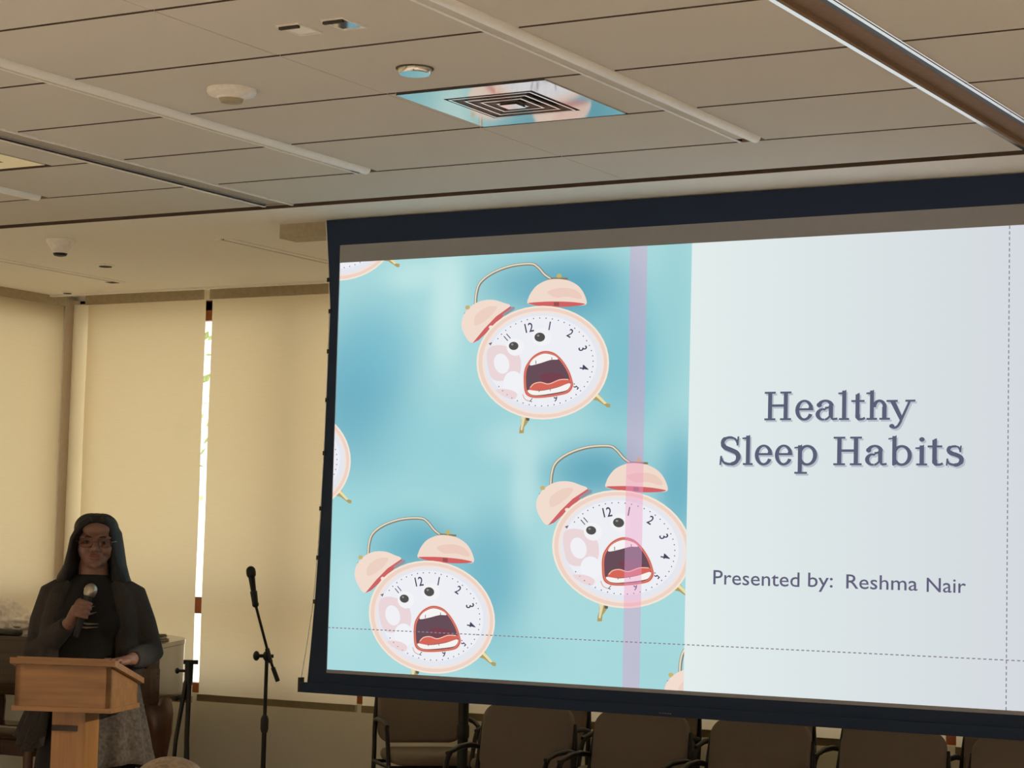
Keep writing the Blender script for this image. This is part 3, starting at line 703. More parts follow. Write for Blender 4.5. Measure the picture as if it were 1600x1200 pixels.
def glyph(ch):
    """polygons and advance box width"""
    if ch == 'H':
        g = []
        for x in (.13, .13 + .53): g += [rc(x, 0, x + ST, 1), rc(x - .12, 0, x + ST + .12, SF), rc(x - .12, 1 - SF, x + ST + .12, 1)]
        return g + [rc(.13, .47, .75, .47 + .085)], .94
    if ch == 'e': return [bowl(.31, XH / 2, .31, XH / 2 + .015, ST, .075, 20, 180), bowl(.31, XH / 2, .31, XH / 2 + .015, ST, .085, 180, 335), rc(.10, .345, .60, .345 + .075), [(.465, .345), (.62, .345), (.60, .47), (.45, .46)]], .62
    if ch == 'a': return [bowl(.24, .20, .24, .215, ST, .07, 60, 285), stroke(spline([(.30, .42), (.42, .44), (.50, .46)], False, 4), [.075] * 9), rc(.42, .09, .42 + ST, .52), bowl(.31, .50, .265, .215, ST, .08, 0, 165), ellp(.115, .53, .085, .085, 16), stroke(spline([(.50, .13), (.54, .04), (.62, .035), (.70, .05)], False, 5), .075), stroke(spline([(.30, .01), (.38, .05), (.46, .13)], False, 4), .075)], .70
    if ch == 'l': return stem(.12, 0, 1.03, True, True), .36
    if ch == 't': return [rc(.14, .14, .14 + ST, .90), [(.14, .66), (.14 + ST, .66), (.14 + ST, .95), (.20, .93), (.14, .80)], rc(0, XH - SF, .44, XH), stroke(spline([(.215, .20), (.225, .07), (.30, .03), (.38, .035), (.46, .075)], False, 5), [.155] * 5 + [.11] * 5 + [.08] * 11)], .46
    if ch in 'hn': return stem(.10, 0, 1.03, True, True, .37) + [bowl(.43, .44, .25, .27, ST, .09, 0, 180), rc(.525, 0, .68, .45), rc(.43, 0, .80, SF)], .84
    if ch == 'y': return [[(.07, XH), (.24, XH), (.50, .08), (.42, -.04)], [(.70, XH), (.78, XH), (.46, -.10), (.40, -.02)], rc(-.02, XH - SF, .34, XH), rc(.58, XH - SF, .90, XH), stroke(spline([(.45, -.03), (.36, -.20), (.26, -.27), (.16, -.25)], False, 5), .085), ellp(.16, -.215, .085, .075, 16)], .90
    if ch == 'S': return [stroke(spline([(.62, .76), (.54, .91), (.35, .965), (.17, .90), (.12, .76), (.20, .62), (.42, .52), (.60, .42), (.655, .26), (.56, .09), (.36, .035), (.16, .10), (.07, .28)], False, 5), [.07] * 8 + [.09] * 6 + [.13] * 8 + [.16] * 20 + [.13] * 7 + [.09] * 6 + [.07] * 6), [(.585, .68), (.655, .68), (.675, 1.0), (.62, 1.0)], [(.02, .0), (.075, .0), (.115, .32), (.045, .32)]], .72
    if ch == 'p': return [rc(.12, -.30, .12 + ST, XH), rc(.01, -.30, .43, -.30 + SF), [(.0, XH - .06), (.12, XH - .045), (.12 + ST, XH + .03), (.12 + ST, XH - .1), (.0, XH - .115)], bowl(.43, XH / 2, .33, XH / 2 + .015, ST, .085, -150, 150)], .77
    if ch == 'b': return [rc(.12, .02, .12 + ST, 1.03), [(-.01, .96), (.12, .975), (.12 + ST, 1.06), (.12 + ST, .93), (-.01, .905)], bowl(.43, XH / 2, .33, XH / 2 + .015, ST, .085, -155, 150), [(.12, .02), (.16, -.015), (.30, .08), (.27, .14)]], .77
    if ch == 'i': return stem(.12, 0, XH, True, True) + [ellp(.19, .91, .085, .08, 18)], .38
    if ch == 's': return [stroke(spline([(.46, .53), (.40, .65), (.26, .675), (.13, .63), (.10, .52), (.20, .43), (.36, .37), (.485, .28), (.49, .13), (.38, .035), (.24, .035), (.11, .09), (.06, .22)], False, 5), [.06] * 8 + [.08] * 6 + [.12] * 8 + [.145] * 20 + [.12] * 7 + [.08] * 6 + [.06] * 6), [(.43, .47), (.49, .47), (.51, .70), (.46, .70)], [(.02, 0), (.07, 0), (.10, .25), (.04, .25)]], .56
    return [], .4
def z_at(px, py): return on_y(px, py, YS).z - CZ
title = [('H', 342, 472, 290), ('e', 488, 573, 290), ('a', 583, 686, 289), ('l', 690, 741, 289), ('t', 750, 815, 289), ('h', 824, 938, 288), ('y', 918, 1051, 288),
         ('S', 130, 230, 500), ('l', 240, 289, 500), ('e', 298, 381, 500), ('e', 392, 475, 500), ('p', 483, 592, 501), ('H', 665, 803, 501), ('a', 815, 917, 501), ('b', 925, 1036, 502), ('i', 1052, 1110, 502), ('t', 1108, 1180, 502), ('s', 1191, 1276, 503)]
tts = {}; shs = {}; M_ink = emis('slide_title_ink', (92, 96, 118)); M_sh = emis('slide_title_shadow', (184, 190, 200)); zsl = [0]
for k, (ch, a, b_, base) in enumerate(title):
    polys, adv = glyph(ch); xa = on_y(1080 + a / 3, 560 + base / 3, YS).x; xb = on_y(1080 + b_ / 3, 560 + base / 3, YS).x
    zb = z_at(1080 + (a + b_) / 6, 560 + base / 3); zt = z_at(1080 + (a + b_) / 6, 560 + (base - 134) / 3); hgt = zt - zb
    for i, P_ in enumerate(polys):
        Q = [(xa + (xb - xa) * u / adv, zb + hgt * v) for u, v in P_]
        paint(tts.setdefault((k > 6) + (k > 11), MB()), Q, 0, .0016 + i * .00004); paint(shs.setdefault((k > 6) + (k > 11), MB()), [(u + .0065, v - .0075) for u, v in Q], 0, .0010 + i * .00004)
[t.build('title_word_shadow', M_sh, slide, fix=False) for t in shs.values()]; [t.build('title_word', M_ink, slide, fix=False) for t in tts.values()]
# presenter line
M_ink2 = emis('slide_text_ink', (98, 96, 122))
for s_, a, b_, base in (('Presented', 104, 508, 1062), ('by:', 548, 664, 1074), ('Reshma', 727, 1062, 1082), ('Nair', 1104, 1288, 1098)):
    vs, fs = text_shape(s_); u0_, u1_ = min(v[0] for v in vs), max(v[0] for v in vs)
    xa = on_y(1080 + a / 3, 560 + base / 3, YS).x; xb = on_y(1080 + b_ / 3, 560 + base / 3, YS).x
    zb = z_at(1080 + a / 3, 560 + (base - 4) / 3); hgt = (z_at(1080 + a / 3, 560 + (base - 74) / 3) - zb) / .727
    pt = MB(); pt.add([Lz(xa + (xb - xa) * (u - u0_) / (u1_ - u0_), zb + v * hgt, -.0016) for u, v in vs], fs); pt.build('presenter_word', M_ink2, slide, fix=False)


# ------------------------------------------------------------------ grand piano, bench, things on it
px_, py_ = -8.30, 9.20
piano = empty('grand_piano', (px_, py_, 0), 0, 'dark wooden baby grand piano with closed lid by the corner windows', 'piano')
def off(p, d):                                   # crude inset of the case outline
    cx = sum(a for a, b in p) / len(p); cy = sum(b for a, b in p) / len(p)
    return [(cx + (a - cx) * (1 + d), cy + (b - cy) * (1 + d)) for a, b in p]
case = [(-.75, 0), (.75, 0)] + spline([(.75, .0), (.575, .33), (.39, .66), (.16, .88), (-.10, 1.02), (-.40, 1.06)], False, 5) + [(-.75, 1.06)]
lid = off(case, .02)
MB().prism(case, .675, .965).build('case', M_walnut, piano, 30)
MB().prism(off(case, .012), .66, .69).build('bottom_moulding', M_walnut, piano, 30)
l_ = MB(); l_.prism(lid, .968, .992); l_.build('lid', M_walnut, piano, 30)
MB().box((-.66, -.018, .73), (.66, .0, .90)).build('fallboard', M_walnut, piano)
MB().box((-.70, -.09, .675), (.70, .0, .725)).build('key_slip', M_walnut, piano)
for s_ in (-1, 1): MB().box((s_ * .72 - .035, -.08, .675), (s_ * .72 + .035, 0, .86)).build('cheek', M_walnut, piano, 30)
def leg(x, y):
    m = MB(); m.loft([(x, y, .68), (x + .01, y - .01, .60), (x + .018, y - .01, .50), (x - .0, y, .32), (x - .015, y, .16), (x, y, .08), (x, y, .05)], [(.075, .075), (.085, .085), (.075, .075), (.052, .052), (.04, .04), (.05, .05), (.05, .05)], 14)
    lg = m.build('leg', M_walnutv, piano, 50); MB().lathe([(.03, .0), (.035, .02), (.03, .052)], 14, (x, y, 0)).build('caster', M_gold, lg, 40)
leg(.62, .16); leg(-.62, .16); leg(-.35, .88)
ly = MB(); ly.box((-.16, .28, .14), (-.12, .33, .68)).box((.12, .28, .14), (.16, .33, .68)).box((-.2, .26, .08), (.2, .36, .15)); ly.build('pedal_lyre', M_walnut, piano)
for k in (-.08, 0, .08): MB().box((k - .015, .14, .06), (k + .015, .27, .075)).build('pedal', M_gold, piano)
bn = empty('piano_bench', (-8.12, 8.56, 0), .02, 'dark wooden bench in front of the piano, at the left edge', 'bench')
MB().panel(.80, .34, .07, .03, T(0, 0, .535) @ RX(PI / 2)).build('seat', M_walnut, bn, 40)
MB().box((-.36, -.13, .42), (.36, .13, .50)).build('apron', M_walnut, bn)
for sx in (-1, 1):
    for sy in (-1, 1): MB().loft([(sx * .34, sy * .12, .5), (sx * .345, sy * .125, .2), (sx * .35, sy * .13, 0)], [.028, .022, .016], 10).build('leg', M_walnutv, bn, 40)
# crumpled white cloths
def crumple(name, c_, r, label, seed, m, group=None, cat='cloth'):
    rnd = random.Random(seed); o = MB(); o.ell((0, 0, r[2]), r, None, 72, 48); me = o.mesh(name, m)
    ph = [(Vector((rnd.gauss(0, 1), rnd.gauss(0, 1), rnd.gauss(0, 1))) * (16 if q_ < 6 else 34), rnd.random() * 6) for q_ in range(12)]
    for v in me.vertices:
        d = sum(abs(math.sin(k.dot(v.co) + p)) for k, p in ph) / 12 - .62; n = v.co - Vector((0, 0, r[2])); v.co += n * d * 1.35
        if v.co.z < .012: v.co.z = 0
    ob = bpy.data.objects.new(name, me); C.objects.link(ob); ob.location = c_; soft(ob, 50); return tag(ob, label, cat, group)
tp = .992
pcx = on_y(6, 985, 9.42).x; pdx = on_y(41, 985, 9.46).x; ppx = on_y(10, 985, 9.25).x
crumple('crumpled_cloth', (pcx, 9.44, tp), (.105, .13, .09), 'upper crumpled white cloth heaped on the piano', 2, M_cloth)
crumple('crumpled_cloth', (pdx, 9.46, tp), (.085, .11, .058), 'lower crumpled white cloth on the piano nearest the woman', 5, M_cloth)
MB_ = MB(); MB_.panel(.24, .07, .035, .03, T(0, 0, .018) @ RX(PI / 2)); o = MB_.build('dark_pouch', M_book, None, 40); o.location = (ppx, 9.24, tp); tag(o, 'flat black pouch on the piano below the white cloths', 'pouch')
for k, (w_, d_, h_, rz) in enumerate(((.20, .15, .012, .35), (.19, .15, .016, .5), (.17, .13, .010, .28))):
    zz = tp + sum((.012, .016, .010)[:k]); o = empty('book', (-7.86, 9.47, zz), rz, ('thin dark book at the bottom of the stack on the piano', 'thicker dark book in the middle of the stack on the piano', 'dark book topmost of the stack on the piano')[k], 'book', 'books stacked on the piano')
    MB().box((-w_ / 2, -d_ / 2, 0), (w_ / 2, d_ / 2, .002)).box((-w_ / 2, -d_ / 2, h_ - .002), (w_ / 2, d_ / 2, h_)).box((-w_ / 2, -d_ / 2, 0), (-w_ / 2 + .003, d_ / 2, h_)).build('cover', M_book, o)
    MB().box((-w_ / 2 + .003, -d_ / 2 + .003, .002), (w_ / 2 - .004, d_ / 2 - .003, h_ - .002)).build('pages', M_paper, o)

# ------------------------------------------------------------------ stands
p = at_depth(417, 1025, 11.3)
ms = empty('microphone_stand', (p.x, p.y, 0), math.radians(38), 'black boom microphone stand in front of the cream shade', 'microphone stand')
zc = p.z
MB().tube([(0, 0, .03), (0, 0, zc - .33)], .013, 14).build('lower_tube', M_black, ms, 40)
MB().tube([(0, 0, zc - .33), (0, 0, zc - .01)], .010, 12).build('upper_tube', M_black, ms, 40)
MB().lathe([(.016, zc - .40), (.021, zc - .38), (.021, zc - .33), (.014, zc - .31)], 16).build('height_clutch', M_blackp, ms, 40)
MB().lathe([(.135, 0), (.14, .006), (.13, .018), (.03, .035), (.018, .05)], 36).build('base', M_black, ms, 40)
kn = MB(); kn.ell((0, 0, zc), (.022, .022, .028)).tube([(-.045, -.004, zc), (.035, -.004, zc)], .010, 10).ell((-.055, 0, zc), (.018, .026, .026)); kn.build('boom_clamp', M_blackp, ms, 50)
def bp(px, py): 
    q = at_depth(px, py, 11.3); v = Vector((q.x - p.x, q.y - p.y, 0)); v = RZ(-math.radians(38)) @ v; return Vector((v.x, v.y - .03, q.z))
a_, b_, c_ = bp(399, 944), bp(421, 1028), bp(434, 1064)
MB().tube([a_, b_, c_], .0075, 10).build('boom', M_black, ms, 40)
MB().tube([b_ + (c_ - b_) * .4, c_], .012, 12).build('counterweight', M_black, ms, 40)
MB().tube([b_ + (a_ - b_) * .18, b_ - (a_ - b_) * .08], .012, 12).build('boom_grip', M_blackp, ms, 40)
m1, m0 = bp(391, 886), bp(398, 938); ax = (m1 - m0)
cl = MB(); cl.tube([m0 - ax * .12, m0 + ax * .28], [.016, .019], 14).ell(a_, (.018, .012, .018)); cl.build('microphone_clip', M_blackp, ms, 50)
# microphone clipped in the boom
mic = empty('microphone', (p.x, p.y, 0), math.radians(38), 'dark microphone clipped upright on the boom stand', 'microphone', 'microphones')
MB().loft([m0 - ax * .02, m0 + ax * .70], [.011, .018], 18).build('body', M_black, mic, 40)
g = MB(); g.loft([m0 + ax * t for t in (.70, .74, .84, .94, 1.0, 1.03)], [.019, .024, .026, .024, .016, .006], 18); g.build('grille', M_blackp, mic, 50)
# folded tripod stand by the piano
p = at_depth(296, 1033, 11.0); zt = p.z
ts = empty('folded_stand', (p.x, p.y, 0), math.radians(38), 'folded black tripod stand standing beside the piano', 'stand')
MB().tube([(0, 0, .02), (0, 0, zt - .02)], .011, 12).build('pole', M_black, ts, 40)
for k, (dx, dy) in enumerate(((-.085, -.02), (.02, .05), (.03, -.05))):
    MB().tube([(dx * .15, dy * .3, zt - .10), (dx * .5 - .012, dy * .6, zt - .4), (dx, dy, .0)], [.012, .011, .010], 10).build('leg', M_black, ts, 40)
hd = MB(); hd.tube([(0, 0, zt - .12), (0, 0, zt)], [.020, .022], 14).box((-.03, -.015, zt - .015), (.045, .015, zt + .006)); hd.build('top_clamp', M_blackp, ts, 40)
for dz in (.05, .19): 
    k_ = MB(); k_.tube([(0, 0, zt - dz), (-.055, 0, zt - dz)], .008, 10).ell((-.06, 0, zt - dz), (.012, .016, .016)); k_.build('knob', M_blackp, ts, 50)

# ------------------------------------------------------------------ lectern
Lc = at_depth(100, 1027, 8.45); phi = math.radians(23)
lec = empty('lectern', (Lc.x, Lc.y, 0), phi, 'honey oak pedestal lectern in front of the woman', 'lectern')
# local: -y to the audience; front face at y = 0
fz1, fz0, bz1 = 1.072, .878, .985; hw = .195; D = .36
def wedge(m, x0, x1, y0, y1, zb0, zb1, zt0, zt1):
    m.add([(x0, y0, zb0), (x1, y0, zb0), (x1, y1, zb1), (x0, y1, zb1), (x0, y0, zt0), (x1, y0, zt0), (x1, y1, zt1), (x0, y1, zt1)], [(0, 3, 2, 1), (4, 5, 6, 7), (0, 1, 5, 4), (1, 2, 6, 5), (2, 3, 7, 6), (3, 0, 4, 7)])
m = MB(); wedge(m, -hw, hw, 0, .02, fz0, fz0, fz1 - .02, fz1 - .022); m.build('front_panel', M_oak, lec)
for s_ in (-1, 1):
    m = MB(); x0, x1 = (hw - .02, hw) if s_ > 0 else (-hw, -hw + .02); wedge(m, x0, x1, .0, D, fz0, fz0, fz1 - .02, bz1 - .02); m.build('side_panel', M_oak, lec)
m = MB(); wedge(m, -hw, hw, D - .02, D, fz0, fz0, bz1 - .018, bz1 - .02); m.build('back_panel', M_oak, lec)
m = MB(); wedge(m, -hw - .02, hw + .02, -.018, D + .018, fz1 - .022, bz1 - .022, fz1 + .002, bz1); m.build('reading_board', M_oak, lec)
m = MB(); wedge(m, -hw + .01, hw - .01, -.02, -.012, fz1 - .018, fz1 - .018, fz1 + .006, fz1 + .006); m.build('board_edge', M_oak, lec)
m = MB(); m.box((-hw - .008, -.008, fz0 - .012), (hw + .008, D + .008, fz0 + .006)); m.build('base_moulding', M_oak, lec)
m = MB(); cwx = .076; m.box((-.062, .07, .06), (.073, .25, fz0 - .012)); m.build('post', M_oakv, lec)
m = MB(); m.box((-.06, .062, fz0 - .092), (.045, .071, fz0 - .070)); m.build('post_slot', M_dark, lec)
m = MB(); m.box((-.22, -.02, .0), (.22, .38, .04)).box((-.15, .03, .04), (.15, .30, .07)); m.build('foot_plate', M_oak, lec)

# ------------------------------------------------------------------ the presenter
P0 = at_depth(148, 849, 9.0); pphi = math.radians(33)
per = empty('person', (P0.x, P0.y, 0), pphi, 'woman in dark top and charcoal cardigan speaking into a microphone at the lectern', 'person')
GRIP = Vector((.000, -.215, 1.258)); MAX = Vector((.057, .02, .215)).normalized()     # grip point and axis of the held microphone
def finger(m, pts, r0_, r1_): m.loft(pts, [r0_ + (r1_ - r0_) * k / (len(pts) - 1) for k in range(len(pts))], 8)
def head(m, c_, M, k=1.0):
    """skull, jaw, brow, nose, lips, chin, cheeks, ears; face towards local -y"""
    def e(p_, r, rot=None): m.ell(Vector(c_) + M @ (Vector(p_) * k), (r[0] * k, r[1] * k, r[2] * k), M.to_3x3() if rot is None else (M @ rot).to_3x3(), 20, 14)
    e((0, .012, .035), (.073, .090, .078)); e((0, -.018, -.02), (.064, .070, .070)); e((0, -.040, -.062), (.045, .042, .040))
    e((0, -.070, -.082), (.022, .018, .018)); e((0, -.068, -.045), (.030, .024, .022))
    for s_ in (-1, 1):
        e((s_ * .034, -.066, -.018), (.026, .022, .026)); e((s_ * .032, -.082, .028), (.026, .010, .008)); e((s_ * .074, .01, -.004), (.010, .020, .032)); e((s_ * .013, -.094, -.024), (.010, .010, .009))
    m.loft([Vector(c_) + M @ (Vector(q) * k) for q in ((0, -.084, .026), (0, -.095, .006), (0, -.107, -.014), (0, -.103, -.024))], [.008 * k, .010 * k, .014 * k, .011 * k], 12)
    e((0, -.089, -.046), (.022, .009, .006)); e((0, -.088, -.057), (.019, .010, .007))
    e((0, -.062, .06), (.050, .030, .028))
bd = MB()
HC = Vector((.006, -.012, 1.530)); HM = (RZ(math.radians(7)) @ RX(math.radians(3)) @ Matrix.Diagonal((1.14, 1.0, 1.0, 1.0)))
head(bd, HC, HM)
bd.loft([(0, .015, 1.36), (0, .005, 1.40), (-.002, .002, 1.45), (-.003, .004, 1.50)], [(.072, .060), (.062, .056), (.060, .055), (.060, .057)], 18)
bd.loft([(0, .0, .80), (0, .0, .90), (0, 0, 1.02), (0, -.005, 1.15), (0, 0, 1.25), (0, .005, 1.33), (0, .01, 1.385)], [(.155, .11), (.165, .115), (.135, .10), (.15, .105), (.16, .10), (.135, .075), (.06, .055)], 24, (1, 0, 0))
SHR, ELR, WRR = Vector((-.160, .01, 1.315)), Vector((-.222, .0, 1.075)), Vector((-.060, -.180, 1.205))
SHL, ELL_, WRL = Vector((.160, .01, 1.315)), Vector((.243, -.01, 1.085)), Vector((.200, -.235, 1.062))
for a, b, c_ in ((SHR, ELR, WRR), (SHL, ELL_, WRL)):
    bd.loft([a, a.lerp(b, .5), b, b.lerp(c_, .5), c_], [.048, .043, .036, .034, .025], 14)
for s_ in (-1, 1):
    bd.loft([(s_ * .085, .0, .86), (s_ * .09, -.005, .66), (s_ * .09, .0, .47), (s_ * .092, .01, .28), (s_ * .092, .02, .09), (s_ * .092, .02, .04)], [.09, .078, .056, .052, .035, .034], 16)
    bd.ell((s_ * .096, -.04, .035), (.042, .115, .032))
# right hand wrapped round the microphone
ax = MAX; vv = (Vector((-1, .25, 0)) - ax * ax.dot(Vector((-1, .25, 0)))).normalized(); uu = ax.cross(vv); uu = uu if uu.y < 0 else -uu
palm = GRIP + vv * .030
bd.ell(palm, (.017, .034, .043), Matrix((vv, uu, ax)).transposed().to_3x3()); bd.loft([WRR, WRR.lerp(palm, .55), palm], [.025, .026, .026], 12)
for k, (o_, r_, n_) in enumerate(((.030, .0086, 205), (.010, .0090, 225), (-.010, .0088, 220), (-.029, .0078, 195))):
    rad = .0225; pts = [GRIP + ax * o_ + (vv * math.cos(math.radians(t)) + uu * math.sin(math.radians(t))) * (rad + .006 * max(0, 1 - t / 70)) for t in range(10, n_, 22)]
    finger(bd, pts, r_ * 1.08, r_ * .85)
finger(bd, [palm + ax * .012 - uu * .014, palm + ax * .036 - uu * .022 - vv * .012, GRIP + ax * .052 - uu * .020 + vv * .002, GRIP + ax * .066 - uu * .016 - vv * .012], .0125, .0088)
# left hand resting on the edge of the reading board
pl = WRL + Vector((-.035, -.062, -.006))
bd.ell(pl, (.040, .045, .018), (RZ(math.radians(-28)) @ RX(math.radians(8))).to_3x3()); bd.loft([WRL, WRL.lerp(pl, .6), pl], [(.026, .022), (.028, .019), (.03, .017)], 12)
fd = Vector((-.46, -.88, 0)).normalized(); sd = Vector((.88, -.46, 0)).normalized()
for k, (o_, ln) in enumerate(((-.030, .062), (-.010, .070), (.010, .066), (.029, .052))):
    b0 = pl + sd * o_ + fd * .034 + Vector((0, 0, .004))
    finger(bd, [b0, b0 + fd * ln * .42 + Vector((0, 0, .004)), b0 + fd * ln * .75 + Vector((0, 0, -.012)), b0 + fd * ln * .92 + Vector((0, 0, -.028))], .0096, .0076)
b0 = pl - sd * .030 - fd * .01
finger(bd, [b0, b0 - sd * .022 + fd * .022 + Vector((0, 0, -.006)), b0 - sd * .028 + fd * .045 + Vector((0, 0, -.014))], .0115, .0085)
fuse('body', bd, .0042, M_skin, per, 3)
def HP(x, y, z): return HC + HM @ Vector((x, y, z))
# eyes, brows, lips, glasses
for s_ in (-1, 1):
    ey = MB(); ey.ell(HP(s_ * .031, -.0765, .008), (.0115, .010, .0065)); e_ = ey.build('eye', M_eye, per, 60)
    MB().ell(HP(s_ * .031, -.0850, .008), (.0052, .003, .0052)).build('iris', M_black, e_, 60)
    br = MB(); br.loft([HP(s_ * x, y, z) for x, y, z in ((.014, -.094, .029), (.03, -.094, .033), (.048, -.080, .026))], [.0025, .0035, .002], 8); br.build('eyebrow', M_hair, per, 60)
lp = MB(); lp.ell(HP(0, -.0965, -.047), (.021, .004, .0042), HM.to_3x3()).ell(HP(0, -.096, -.056), (.018, .005, .0052), HM.to_3x3()); lp.build('lips', M_lips, per, 60)
gl = MB()
for s_ in (-1, 1):
    gl.tube([HP(s_ * .034 + .024 * math.cos(t * PI / 10), -.106 + .006 * abs(math.cos(t * PI / 10)), .006 + .019 * math.sin(t * PI / 10)) for t in range(21)], .0018, 6)
    gl.tube([HP(s_ * .058, -.101, .012), HP(s_ * .074, -.05, .012), HP(s_ * .080, .012, .010)], .0018, 6)
gl.tube([HP(-.010, -.106, .010), HP(0, -.112, .013), HP(.010, -.106, .010)], .0018, 6)
gls = gl.build('glasses', mat('brown_spectacle_frame', (92, 58, 44), .35), per, 60); gls['label'] = 'brown framed glasses'
MB().ell(HP(.080, -.004, -.044), (.0075, .0075, .0085)).build('earring', M_pearl, per, 60)
# hair: centre parted, long, falling over both shoulders
hr = MB()
hr.ell(HP(0, .032, .044), (.083, .096, .082), HM.to_3x3()); hr.ell(HP(-.020, .014, .062), (.062, .080, .064), HM.to_3x3()); hr.ell(HP(.020, .014, .062), (.062, .080, .064), HM.to_3x3())
for s_ in (-1, 1):
    bk = .018 if s_ > 0 else -.004
    hr.ell(HP(s_ * .052, .034, -.005), (.036, .066, .095), HM.to_3x3())
    hr.loft([HP(s_ * .020, -.058, .104), HP(s_ * .052, -.050 + bk, .078), HP(s_ * .073, -.034 + bk, .030), HP(s_ * .080, -.016 + bk, -.03), HP(s_ * .086, -.004 + bk, -.09), Vector((s_ * .110, .0, 1.385)), Vector((s_ * .128, .035, 1.33)), Vector((s_ * .125, .085, 1.25))],
            [(.016, .016), (.018, .034), (.015, .050), (.018, .054), (.026, .055), (.040, .052), (.044, .036), (.03, .016)], 16)
hr.loft([HP(0, .06, .08), HP(0, .10, .0), Vector((0, .11, 1.43)), Vector((0, .125, 1.33)), Vector((0, .130, 1.22)), Vector((0, .12, 1.10))], [(.07, .04), (.092, .05), (.118, .048), (.128, .036), (.11, .026), (.08, .016)], 20, (1, 0, 0))
fuse('hair', hr, .0048, M_hair, per, 3)
# dark top
tp_ = MB()
tp_.loft([(0, 0, .86), (0, -.002, .95), (0, -.004, 1.05), (0, -.008, 1.15), (0, -.008, 1.24), (0, .0, 1.325), (0, .006, 1.375), (0, .008, 1.395)], [(.178, .128), (.172, .122), (.158, .118), (.166, .122), (.174, .118), (.158, .092), (.098, .072), (.074, .064)], 28, (1, 0, 0))
for s_ in (-1, 1): tp_.ell((s_ * .075, -.085, 1.20), (.070, .058, .066)); tp_.loft([(s_ * .12, .005, 1.33), (s_ * .17, .01, 1.31), (s_ * .2, .0, 1.22)], [.055, .056, .048], 14)
fuse('shirt', tp_, .0065, M_shirt, per, 4)
prn = MB()
for k, (x0, x1, z0, z1) in enumerate(((-.018, .030, 1.262, 1.272), (-.01, .040, 1.240, 1.247), (-.045, .052, 1.205, 1.199), (-.05, .048, 1.188, 1.186))):
    prn.loft([(x0, -.137, z0), ((x0 + x1) / 2, -.140, (z0 + z1) / 2 - .004), (x1, -.137, z1)], [.001, .0045, .001], 8)
prn.build('shirt_print', M_print, per, 60)
# cardigan with sleeves, open at the front
cd = MB()
for a, b, c_, s_ in ((SHR, ELR, WRR, -1), (SHL, ELL_, WRL, 1)):
    cd.loft([a + Vector((-s_ * .03, .0, .012)), a, a.lerp(b, .5) + Vector((s_ * .006, 0, 0)), b + Vector((s_ * .006, 0, -.008)), b.lerp(c_, .5) + Vector((0, 0, -.006)), b.lerp(c_, .92)], [.058, .064, .062, .058, .050, .036], 18)
    cd.loft([(s_ * .085, .015, 1.345), (s_ * .128, .0, 1.30), (s_ * .148, -.012, 1.2), (s_ * .158, -.012, 1.05), (s_ * .172, -.005, .94)], [(.05, .075), (.058, .098), (.060, .105), (.055, .112), (.045, .120)], 20, (1, 0, 0))
cd.loft([(0, .08, 1.36), (0, .085, 1.2), (0, .085, 1.0), (0, .10, .85)], [(.11, .035), (.15, .04), (.15, .04), (.16, .04)], 20, (1, 0, 0))
fuse('cardigan', cd, .0065, M_cardi, per, 4)
# patterned tunic hem and trousers
tn = MB(); n_ = 44; vs = []
for j in range(10):
    t = j / 9; z = .95 - .52 * t
    for k in range(n_):
        a = 2 * PI * k / n_; f = 1 + .055 * t * math.sin(9 * a + 2 * t) + .03 * t * math.sin(17 * a); vs.append(((.180 + .030 * t) * math.cos(a) * f, (.128 + .05 * t) * math.sin(a) * f, z - .05 * t * math.cos(a)))
fs = [(j * n_ + k, j * n_ + (k + 1) % n_, (j + 1) * n_ + (k + 1) % n_, (j + 1) * n_ + k) for j in range(9) for k in range(n_)]
tn.add(vs, fs); o = tn.build('skirt', M_trous, per, 60); sm = o.modifiers.new('thickness', 'SOLIDIFY'); sm.thickness = .006
for a0, a1, zl, mt in ((-78, 55, .60, M_tunic), (165, 235, .70, M_cardi)):
    tl = MB(); vs = []; n_ = 30
    for j in range(12):
        t = j / 11
        for k in range(n_ + 1):
            a = math.radians(a0 + (a1 - a0) * k / n_); f = 1 + .07 * t * math.sin(k * 1.15 + 2.2 * t)
            vs.append(((.196 + .085 * t) * math.cos(a) * f, (.145 + .055 * t) * math.sin(a) * f, .98 - (.98 - zl) * t + .03 * t * math.sin(k * .21)))
    tl.add(vs, [(j * (n_ + 1) + k, j * (n_ + 1) + k + 1, (j + 1) * (n_ + 1) + k + 1, (j + 1) * (n_ + 1) + k) for j in range(11) for k in range(n_)])
    o = tl.build('cardigan_tail', mt, per, 60, fix=False); sm = o.modifiers.new('thickness', 'SOLIDIFY'); sm.thickness = .006
for s_ in (-1, 1):
    tr = MB(); tr.loft([(s_ * .085, 0, .86), (s_ * .09, -.005, .66), (s_ * .09, 0, .47), (s_ * .092, .01, .28), (s_ * .092, .02, .075)], [.098, .088, .068, .063, .052], 18); tr.build('trouser_leg', M_trous, per, 60)
    sh_ = MB(); sh_.ell((s_ * .096, -.04, .036), (.048, .125, .036)).ell((s_ * .094, .03, .045), (.042, .05, .045)); fuse('shoe', sh_, .006, M_blackp, per, 3)
